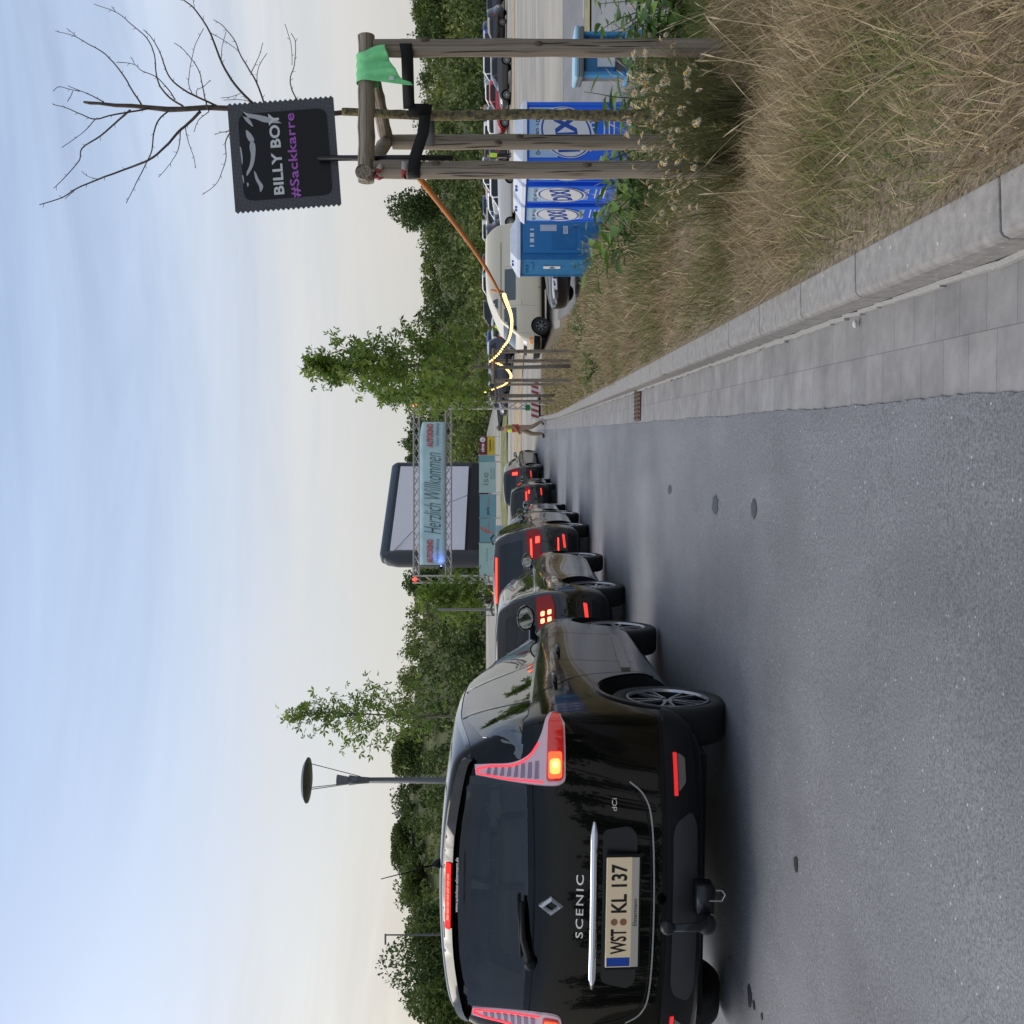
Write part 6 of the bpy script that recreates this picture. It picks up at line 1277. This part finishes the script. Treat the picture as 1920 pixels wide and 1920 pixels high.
# ------------------------------------------------------------------ people
def person(label, x, y, z, face, ht, top, legs, hair, vest=None, pose='stand', skin=(.42,.26,.19), hat=None, group=None, vest2=None):
    root = thing('person', label, 'person', (x,y,z), face, group); s = ht/1.75; st = .19 if pose == 'walk' else .0
    J = {'pel':(0,0,.95,.135),'waist':(0,0,1.10,.12),'chest':(0,.01,1.32,.145),'neck':(0,.0,1.49,.058),'head0':(0,.01,1.58,.085),'head1':(0,.02,1.68,.092),
      'hipR':(.09,0,.90,.115),'kneeR':(.10,.16*(st>0)+.03,.50,.085),'ankR':(.10,st,.09,.065),'toeR':(.11,st+.16,.05,.045),
      'hipL':(-.09,0,.90,.115),'kneeL':(-.10,-.03 if st else .03,.50,.085),'ankL':(-.10,-st-.05 if st else 0,.10+.05*(st>0),.065),'toeL':(-.11,(-st+.09) if st else .16,.05,.045),
      'shR':(.185,0,1.41,.078),'elR':(.235,-.06 if st else 0,1.14,.058),'wrR':(.22,.12 if st else .06,.93,.030),'haR':(.215,.17 if st else .09,.85,.034),
      'shL':(-.185,0,1.41,.078),'elL':(-.235,-.02,1.14,.058),'wrL':(-.22,.20 if st else .06,.98,.030),'haL':(-.20,.27 if st else .09,.92,.034)}
    keys = list(J); Ed = [('pel','waist'),('waist','chest'),('chest','neck'),('neck','head0'),('head0','head1'),('pel','hipR'),('hipR','kneeR'),('kneeR','ankR'),('ankR','toeR'),('pel','hipL'),('hipL','kneeL'),('kneeL','ankL'),('ankL','toeL'),('chest','shR'),('shR','elR'),('elR','wrR'),('wrR','haR'),('chest','shL'),('shL','elL'),('elL','wrL'),('wrL','haL')]
    me = bpy.data.meshes.new('p'); me.from_pydata([tuple(c*s for c in J[k][:3]) for k in keys], [(keys.index(a),keys.index(b2)) for a,b2 in Ed], [])
    o = bpy.data.objects.new('p', me); COL.objects.link(o); o.modifiers.new('s','SKIN'); sk = me.skin_vertices[0].data
    for i,k in enumerate(keys): sk[i].radius = (J[k][3]*s*(1.0 if k not in ('chest','waist','pel') else 1.1), J[k][3]*s*(1 if k not in ('chest','waist','pel') else .8)); sk[i].use_root = (k=='pel')
    o.modifiers.new('u','SUBSURF').levels = 2; body = bake(o); bpy.data.objects.remove(o)
    mats = [M_('skin'+label[:6], skin, .6), M_('shirt'+label[:6], top, .8), M_('trousers'+label[:6], legs, .85), M_('shoes'+label[:6], (.05,.045,.04), .7)]
    for m in mats: body.materials.append(m)
    for p_ in body.polygons:
        c = p_.center/s; p_.material_index = 0 if c.z > 1.47 or (abs(c.x) > .17 and c.z < .93) else (3 if c.z < .10 else (2 if c.z < .96 and abs(c.x) < .2 else 1))
    body.shade_smooth(); b_o = mesh_obj('body', body, None, root)
    q = MB(); q.sphere((0,-.012*s,1.70*s), .102*s, 14, 9, (1,1.08,.95)); 
    q.v = [(a,b2,max(c,1.66*s-.25*(b2+.0))) if b2 > 0 else (a,b2,max(c,1.60*s)) for a,b2,c in q.v]; q.obj('hat' if hat else 'hair', M_('hair'+label[:6], hat or hair, .8), root, smooth=True)
    if hat: q = MB(); q.lathe([(0,1.70*s),(.16*s,1.695*s),(.16*s,1.685*s),(0,1.69*s)],16); q.obj('hat_brim', M_('brim'+label[:6], hat, .8), root)
    q = MB(); q.sphere((0,.108*s,1.625*s),.014*s,8,6); q.obj('nose', mats[0], b_o, smooth=True)
    if vest:
        q = MB(); pr = [(0,.165,1.44),(.0,.18,1.30),(.0,.175,1.12),(0,.175,.98)]; n = 20
        for k,(zz,a,b2) in enumerate([(1.46,.13,.09),(1.38,.205,.145),(1.22,.20,.15),(1.08,.185,.145),(.97,.19,.15)]):
            q.v += [(a*cos(2*pi*j/n)*s, b2*sin(2*pi*j/n)*s, zz*s) for j in range(n)]
        for k in range(4):
            for j in range(n): q.f.append((k*n+j,k*n+(j+1)%n,(k+1)*n+(j+1)%n,(k+1)*n+j)); q.mi.append(1 if (vest2 and k in (1,)) else 0)
        q.obj('vest', [M_('vest'+label[:6], vest, .6, emit=.02, ecol=vest), M_('vestb'+label[:6], vest2 or vest, .6)], root, smooth=True)
    return root
hi = (.55,.85,.05)
pw = P(1022,803,37.6); person('steward in khaki clothes, hat and yellow and red safety vest walking along the kerb', pw.x, 37.6, pw.z, R(95), 1.74, (.27,.20,.12), (.30,.23,.14), (.05,.03,.02), vest=(.5,.03,.03), vest2=hi, pose='walk', hat=(.16,.15,.13))
pw = P(918,613,56); person('person in a yellow safety vest standing between the parked cars', pw.x, 56, pw.z-1.75, R(160), 1.75, (.05,.05,.06), (.03,.03,.04), (.05,.03,.02), vest=hi)
pw = P(910,292,68); person('person in a yellow safety vest seen between the two left stakes', pw.x, 68, pw.z-1.75, R(200), 1.75, (.05,.05,.06), (.03,.03,.04), (.05,.03,.02), vest=hi)
pw = P(735,1525,135); person('tiny figure in a pale shirt standing on top of the wooded hill', pw.x, 135, pw.z-1.72, R(180), 1.72, (.55,.5,.47), (.42,.38,.35), (.06,.04,.03))
pw = P(939,1077,30); person('person with dark hair and white shirt behind the roof of the tall grey car', pw.x-.05, 30, pw.z-1.75, R(100), 1.75, (.6,.6,.62), (.03,.03,.05), (.04,.02,.03))
pw = P(903,52,88); person('person standing behind the far right parked cars', pw.x, 88, pw.z-1.75, R(180), 1.75, (.5,.3,.25), (.03,.03,.05), (.10,.06,.04), skin=(.5,.32,.25))
pw = P(901,202,87); person('blond person standing behind the silver estate', pw.x, 87, pw.z-1.75, R(180), 1.75, (.5,.4,.3), (.03,.03,.05), (.35,.25,.12))
# barrier boards, green bag, pebble
for iy, D, lab in ((770,35.2,'red and white striped barrier board at the end of the verge'),(726,36.6,'second striped barrier board half hidden by the verge grass')):
    c = P(1003,iy,D); bb = thing('barrier_board', lab, 'barrier', (c.x,D,c.z), group='striped barrier boards')
    q = MB(); q.box((0,0,0),(.56,.03,.27)); q.obj('board', white_plastic, bb); q = MB()
    for k in range(3): x0 = -.27+.19*k; q.prism([(x0,-.13),(x0+.09,-.13),(x0+.17,.13),(x0+.08,.13)], .0, .004, face_M((0,-.016,0),(1,0,0)))
    q.obj('red_stripes', M_('stripe_red'+str(iy), (.45,.06,.04), .5), bb); q = MB(); [q.tube([(s*.22,.03,.2),(s*.22,.03,-.7)],.02,6) for s in (-1,1)]; q.obj('legs', white_plastic, bb)
c = P(985,764,34); gb = thing('green_bag', 'small green bag hanging by the right gate tower', 'bag', tuple(c)); q = MB(); q.box((0,0,-.08),(.20,.03,.16)); q.tube([(-.06,0,0),(0,0,.08),(.06,0,0)],.004,4); q.obj('bag', M_('bag_green', (.01,.22,.06), .6), gb)
pz_ = 2095/(1608-985); c = P(1608,607,pz_); pb = MB(); pb.sphere((c.x,c.y,float(zr(c.y))+.008), .012, 8, 6, (1.2,.8,.7)); tag(pb.obj('pebble', M_('pebble_white', (.6,.58,.54), .8)), 'small white pebble lying on the concrete gutter', 'pebble')

# ------------------------------------------------------------------ plants and grass on the verge
leaf_big = leaf_mat('big_leaves', [(0,(.04,.10,.02)),(.5,(.08,.17,.03)),(1,(.19,.29,.06))], .45, .35)
stem_m = M_('green_stem', (.07,.09,.03), .7)
def leafy(label, x, y, hgt, spread, nst, nl, ll, seed, zb=None, lw=.55):
    rs = random.Random(seed); zb = vz(x,y) if zb is None else zb; t = thing('leafy_plant', label, 'plant', (x,y,zb), group='broad-leaved saplings on the verge'); q = MB(); V=[]; Fc=[]; At=[]
    for k in range(nst):
        a = k*2.4+rs.random(); d = Vector((cos(a),sin(a),0)); h = hgt*rs.uniform(.65,1); pts = [Vector((0,0,0))+d*spread*u**1.4*rs.uniform(.9,1.1)+Vector((0,0,h*u*(1-.12*u))) for u in np.linspace(0,1,8)]
        q.tube(pts, [.006*(1-.7*u) for u in np.linspace(0,1,8)], 5)
        for j in range(nl):
            u = .25+.75*(j+.5)/nl; i = min(6,int(u*7)); p = pts[i].lerp(pts[i+1],u*7-i); b_a = a+(j%2)*pi+rs.uniform(-.9,.9); o_ = Vector((cos(b_a),sin(b_a),rs.uniform(-.35,.35))).normalized(); sd = o_.cross(Vector((rs.uniform(-.3,.3),rs.uniform(-.3,.3),1))).normalized(); nn = sd.cross(o_)
            L_ = ll*rs.uniform(.6,1.15); W_ = L_*lw*.5; b0 = len(V); prof = [(0,.05),(.18,.75),(.42,1),(.68,.8),(.88,.35),(1,.0)]
            for f_,w_ in prof:
                c = p+o_*L_*f_ - nn*(.16*L_*f_*f_); V += [tuple(c+sd*W_*w_+nn*W_*w_*.25), tuple(c), tuple(c-sd*W_*w_+nn*W_*w_*.25)]
            cv = rs.random()
            for f_ in range(5):
                r0 = b0+3*f_; Fc += [(r0,r0+1,r0+4,r0+3),(r0+1,r0+2,r0+5,r0+4)]; At += [cv,cv]
    q.obj('stems', stem_m, t, smooth=True); mesh_obj('leaves', np_mesh('leaves', V, Fc, At), leaf_big, t)
    return t
def at(iy, D): return (960-iy)/F*D
leafy('broad-leaved sapling in front of the numbered portable toilet', at(450,8.2), 8.2, .78, .34, 9, 9, .15, 4)
leafy('broad-leaved sapling left of the left stake', at(385,7.4), 7.4, .52, .30, 9, 9, .14, 5)
leafy('lower sapling between the left stake and the second toilet', at(345,7.0), 7.0, .50, .25, 8, 8, .13, 6)
leafy('sapling growing between the left stake and the dead trunk', at(262,6.4), 6.4, .62, .26, 8, 8, .13, 7)
leafy('single bright-leaved shoot beside the washstand', at(195,5.9), 5.9, .74, .08, 2, 5, .19, 8)
leafy('green bush at the right edge of the picture', at(28,5.7), 5.7, .62, .30, 10, 10, .12, 11, lw=.62)
leafy('tall broad-leaved weed behind the right stake', at(95,5.9), 5.9, .60, .25, 8, 9, .12, 17)
leafy('dark green shrub at the far right behind the grass', at(-5,6.6), 6.6, .75, .35, 10, 10, .13, 18, lw=.6)
leafy('low green weed on the verge near the second stake frame', at(690,13.5), 13.5, .30, .25, 8, 8, .10, 12)
leafy('low grey-green weed on the slope above the parked cars', at(620,15.5), 15.5, .35, .35, 9, 9, .10, 13)
# daisies
petal = M_('daisy_petal', (.72,.70,.60), .6); yolk = M_('daisy_centre', (.55,.30,.03), .7)
q = MB(); 
for k in range(11):
    a = 2*pi*k/11; q.add([(0,0,.001),(cos(a-.2)*.008,sin(a-.2)*.008,.0),(cos(a)*.0155,sin(a)*.0155,-.004),(cos(a+.2)*.008,sin(a+.2)*.008,.0)],[(0,1,2,3)])
q.m = 1; q.sphere((0,0,.001),.0058,8,5,(1,1,.7)); fme = q.mesh('flower'); fme.materials.append(petal); fme.materials.append(yolk)
def daisy(label, x, y, n, hgt, spread, seed):
    rs = random.Random(seed); z = vz(x,y); t = thing('daisy_clump', label, 'flowers', (x,y,z), group='dried daisies round the stakes'); q = MB(); V=[];Fc=[];At=[]
    for k in range(n*3):
        a = rs.uniform(0,2*pi); r0 = rs.uniform(0,spread*.35); r1 = r0+rs.uniform(.2,1)*spread; h = hgt*rs.uniform(.5,1.05)
        pts = [Vector((cos(a)*(r0+(r1-r0)*u*u), sin(a)*(r0+(r1-r0)*u*u), h*u)) for u in np.linspace(0,1,6)]
        q.tube(pts, [.0016,.0015,.0013,.0012,.001,.0009], 4, cap=False)
        if k < n:
            o = bpy.data.objects.new('flower', fme); link(o, t); o.location = pts[-1]; sc = rs.uniform(.95,1.45); o.scale = (sc,sc,sc); o.rotation_euler = (rs.uniform(-.2,1.3), rs.uniform(-.8,.8), rs.uniform(0,6))
        for j in range(7):
            p = pts[min(5,int(rs.uniform(.5,5)))]; d = Vector((rs.uniform(-1,1),rs.uniform(-1,1),rs.uniform(.0,1))).normalized(); s_ = d.cross(Vector((0,0,1))).normalized()*.002; e = p+d*rs.uniform(.02,.05); b0 = len(V); V += [tuple(p-s_),tuple(p+s_),tuple(e+s_*.3),tuple(e-s_*.3)]; Fc.append((b0,b0+1,b0+2,b0+3)); At.append(rs.random())
    q.obj('stems', M_('daisy_stem'+str(seed), (.13,.13,.05), .8), t); mesh_obj('leaves', np_mesh('l', V, Fc, At), leaf_mat('daisy_leaf'+str(seed), [(0,(.07,.10,.03)),(.6,(.16,.19,.05)),(1,(.30,.27,.10))], .6, .2), t, smooth=False)
DC = [(150,4.85,36,.50,.20,'daisy clump at the foot of the right stake'),(190,4.45,44,.52,.20,'big daisy clump in front of the dead trunk, right half'),(235,4.5,44,.50,.22,'big daisy clump in front of the dead trunk, left half'),(290,4.75,32,.46,.20,'daisy clump between the two left stakes'),
 (330,4.6,14,.42,.18,'daisy clump at the foot of the left stake'),(385,4.9,9,.40,.20,'thin daisy clump left of the left stake'),(120,5.3,9,.42,.18,'daisy clump behind the right stake')]
for k,(iy,D,n,h,s_,lab) in enumerate(DC): daisy(lab, at(iy,D), D, n, h, s_, 70+k)

def grass(name, label, n, fx, lmin, lmax, w, mat, rnd, lean=.5, clump=.10, nc=None):
    """n blades; fx(k)-> arrays x,y; each blade is two tapering quads"""
    x, y = fx(n); n = len(x)
    z = np.array([vz(a,b2) for a,b2 in zip(x,y)]) if n < 200000 else 0
    th = rng.uniform(0,2*pi,n); fld = 2.2*np.sin(x*2.1+y*.7)+1.7*np.sin(y*1.9-x*1.3); th = th*.8 + fld*.6
    L_ = rng.uniform(lmin,lmax,n)*(1+.25*np.sin(x*3.7+y*2.9))*np.clip(.45+(x-.392-.0795*y-.14)*1.6,.45,1)*(1-.5*sst(1.5,2.4,x-.392-.0795*y)*(y>9))*np.where((y>3.6)&(y<7)&(x-.392-.0795*y>.55),.62,.85); ln = np.clip(rng.normal(lean,.28,n),.02,1.25); up = np.cos(ln); ho = np.sin(ln)
    dx, dy = np.cos(th), np.sin(th); ws = w*rng.uniform(.6,1.4,n)*(1+.06*np.maximum(y-4,0)); ph = rng.uniform(0,2*pi,n); px, py = np.cos(ph)*ws, np.sin(ph)*ws
    def pt(u, wf):
        cx_ = x+dx*ho*L_*u*(.5+.6*u); cy_ = y+dy*ho*L_*u*(.5+.6*u); cz_ = z+up*L_*u*(1.08-.18*u)-.02
        return np.stack([cx_-px*wf, cy_-py*wf, cz_],1), np.stack([cx_+px*wf, cy_+py*wf, cz_],1)
    a0,b0 = pt(0,1); a1,b1 = pt(.5,.8); a2,b2 = pt(1,.12); V = np.stack([a0,b0,a1,b1,a2,b2],1).reshape(-1,3); i = np.arange(n)[:,None]*6
    Fc = np.concatenate([i+np.array([0,1,3,2]), i+np.array([2,3,5,4])],1).reshape(-1,4); r = rnd(x,y,n)
    o = mesh_obj(name, np_mesh(name, V, Fc, np.repeat(r,2).clip(0,1)), mat, smooth=False); tag(o, label, 'grass', kind='stuff'); return o
dry = leaf_mat('dry_grass', [(0,(.16,.12,.07)),(.22,(.33,.25,.14)),(.45,(.48,.38,.22)),(.62,(.64,.53,.34)),(.78,(.26,.26,.09)),(1,(.085,.15,.035))], .75, .3)
def dens_fn(y0, y1, smin=.15, smax=3.1, edge=True):
    def f(n):
        nc = max(8, n//22); cy_ = rng.uniform(y0,y1,nc); cs = smin+(smax-smin)*rng.uniform(0,1,nc)
        k = rng.integers(0,nc,n); sp_ = .05+.012*cy_[k]**.8; y = cy_[k]+rng.normal(0,1,n)*sp_; s = cs[k]+rng.normal(0,1,n)*sp_
        mix = rng.uniform(0,1,n) < .35; y = np.where(mix, rng.uniform(y0,y1,n), y); s = np.where(mix, smin+(smax-smin)*rng.uniform(0,1,n), s)
        s = np.where(s < .16, .16+np.abs(.16-s)*.5, s); x = .392+.0795*y+s; ok = (x < .56*y+.5) & (y > 1.2) & (y < 37.5); return x[ok], y[ok]
    return f
def tone(x, y, n):
    s = x-.392-.0795*y; gsp = np.sin(x*1.9+y*1.1)*np.sin(y*1.35-x*.8+1.2); base = .02+.62*rng.beta(.9,1.0,n)
    gr_ = (gsp > .42) | ((s > 2.0) & (rng.uniform(0,1,n) < .55)) ; p = np.where(gr_, .55, .09); p = np.where((y > 5.0) & (y < 7.5) & (s > .9), .6, p)
    return np.where(rng.uniform(0,1,n) < p, rng.uniform(.72,1,n), base)
grass('dry_grass', 'dry straw-coloured grass covering the verge beside the near kerb', 56000, dens_fn(1.6,5.2), .09, .26, .0021, dry, tone, lean=.80)
grass('dry_grass', 'tangled dry grass on the middle part of the verge', 42000, dens_fn(4.8,12), .10, .27, .0029, dry, tone, lean=.65)
grass('dry_grass', 'dense dry grass along the far part of the verge', 36000, dens_fn(11,37,smax=2.5), .08, .20, .0050, dry, tone, lean=.5)
grass('grass_litter', 'short matted grass litter lying on the verge soil', 60000, dens_fn(1.6,9), .03, .12, .0016, dry, lambda x,y,n: .05+.45*rng.uniform(0,1,n), lean=1.15)
def heads(n):
    """tall pale stalks with seed heads"""
    x, y = dens_fn(2.0,14,smin=.35)(n); V=[];Fc=[];At=[]
    for a,b2 in zip(x,y):
        h = random.uniform(.25,.5); th = random.uniform(0,2*pi); ln = random.uniform(.3,1.15); z = vz(a,b2); d = Vector((cos(th)*sin(ln), sin(th)*sin(ln), cos(ln))); p = Vector((a,b2,z)); sd = Vector((-sin(th),cos(th),0)); tn = random.uniform(.45,.66)
        for q0,q1,w0,w1 in ((0,.8,.0012,.0010),(.8,.88,.0015,.0036),(.88,1,.0036,.0008)):
            A, B2 = p+d*h*q0-Vector((0,0,.05*q0*q0)), p+d*h*q1-Vector((0,0,.05*q1*q1)); b0 = len(V); V += [tuple(A-sd*w0),tuple(A+sd*w0),tuple(B2+sd*w1),tuple(B2-sd*w1)]; Fc.append((b0,b0+1,b0+2,b0+3)); At.append(tn)
    tag(mesh_obj('seed_heads', np_mesh('seed_heads', V, Fc, At), dry, smooth=False), 'scattered pale stalks with seed heads standing above the dry grass', 'grass', kind='stuff')
heads(900)
green = leaf_mat('green_grass', [(0,(.07,.12,.03)),(.6,(.13,.19,.055)),(1,(.28,.28,.11))], .65, .3)
def spots(cs):
    def f(n):
        k = rng.integers(0,len(cs),n); c = np.array(cs)[k]; return c[:,0]+rng.normal(0,1,n)*c[:,2], c[:,1]+rng.normal(0,1,n)*c[:,2]
    return f
grass('green_grass', 'tall green grass behind the stakes and along the outer edge of the verge', 7000, spots([(2.25,5.7,.22),(2.7,6.2,.3),(2.6,5.3,.2),(2.2,6.6,.3),(2.9,6.9,.3),(2.4,8,.35),(2.9,10,.4),(3.3,13,.5),(1.9,5.2,.2),(2.0,7.2,.3)]), .15, .42, .0022, green, lambda x,y,n: rng.uniform(0,1,n), lean=.4)

# low weeds on the grass right under the far bank, and the tree belt behind the camera that the paintwork mirrors
Vs=[];Fs=[];At=[];nb=0
for i in range(46):
    x = -62+i*2.7+random.uniform(-1,1); y = -17-random.uniform(0,7)-abs(x)*.15; hh = random.uniform(2.0,3.4)*(1.2 if i%5==0 else 1); p, v = blob_crown(x,y,hh*.9, 2.1,2.1,hh, 150, .6, 7, 900+i); V, Fc = leaf_quads(p, .8); Vs.append(V); Fs.append(Fc+nb); At.append(v); nb += len(V)
for i in range(16):
    x = 16+random.uniform(-2,4); y = -14+i*2.6*0-random.uniform(0,14)
    hh = random.uniform(1.5,3); p, v = blob_crown(x,y,hh*.9-1, 1.8,1.8,hh, 150, .6, 7, 960+i); V, Fc = leaf_quads(p, .7); Vs.append(V); Fs.append(Fc+nb); At.append(v); nb += len(V)
tag(mesh_obj('tree_belt', np_mesh('tree_belt', np.concatenate(Vs), np.concatenate(Fs), np.concatenate(At)), leaf_dark, smooth=False), 'belt of trees on the far side of the lot behind the viewer', 'trees', kind='stuff')
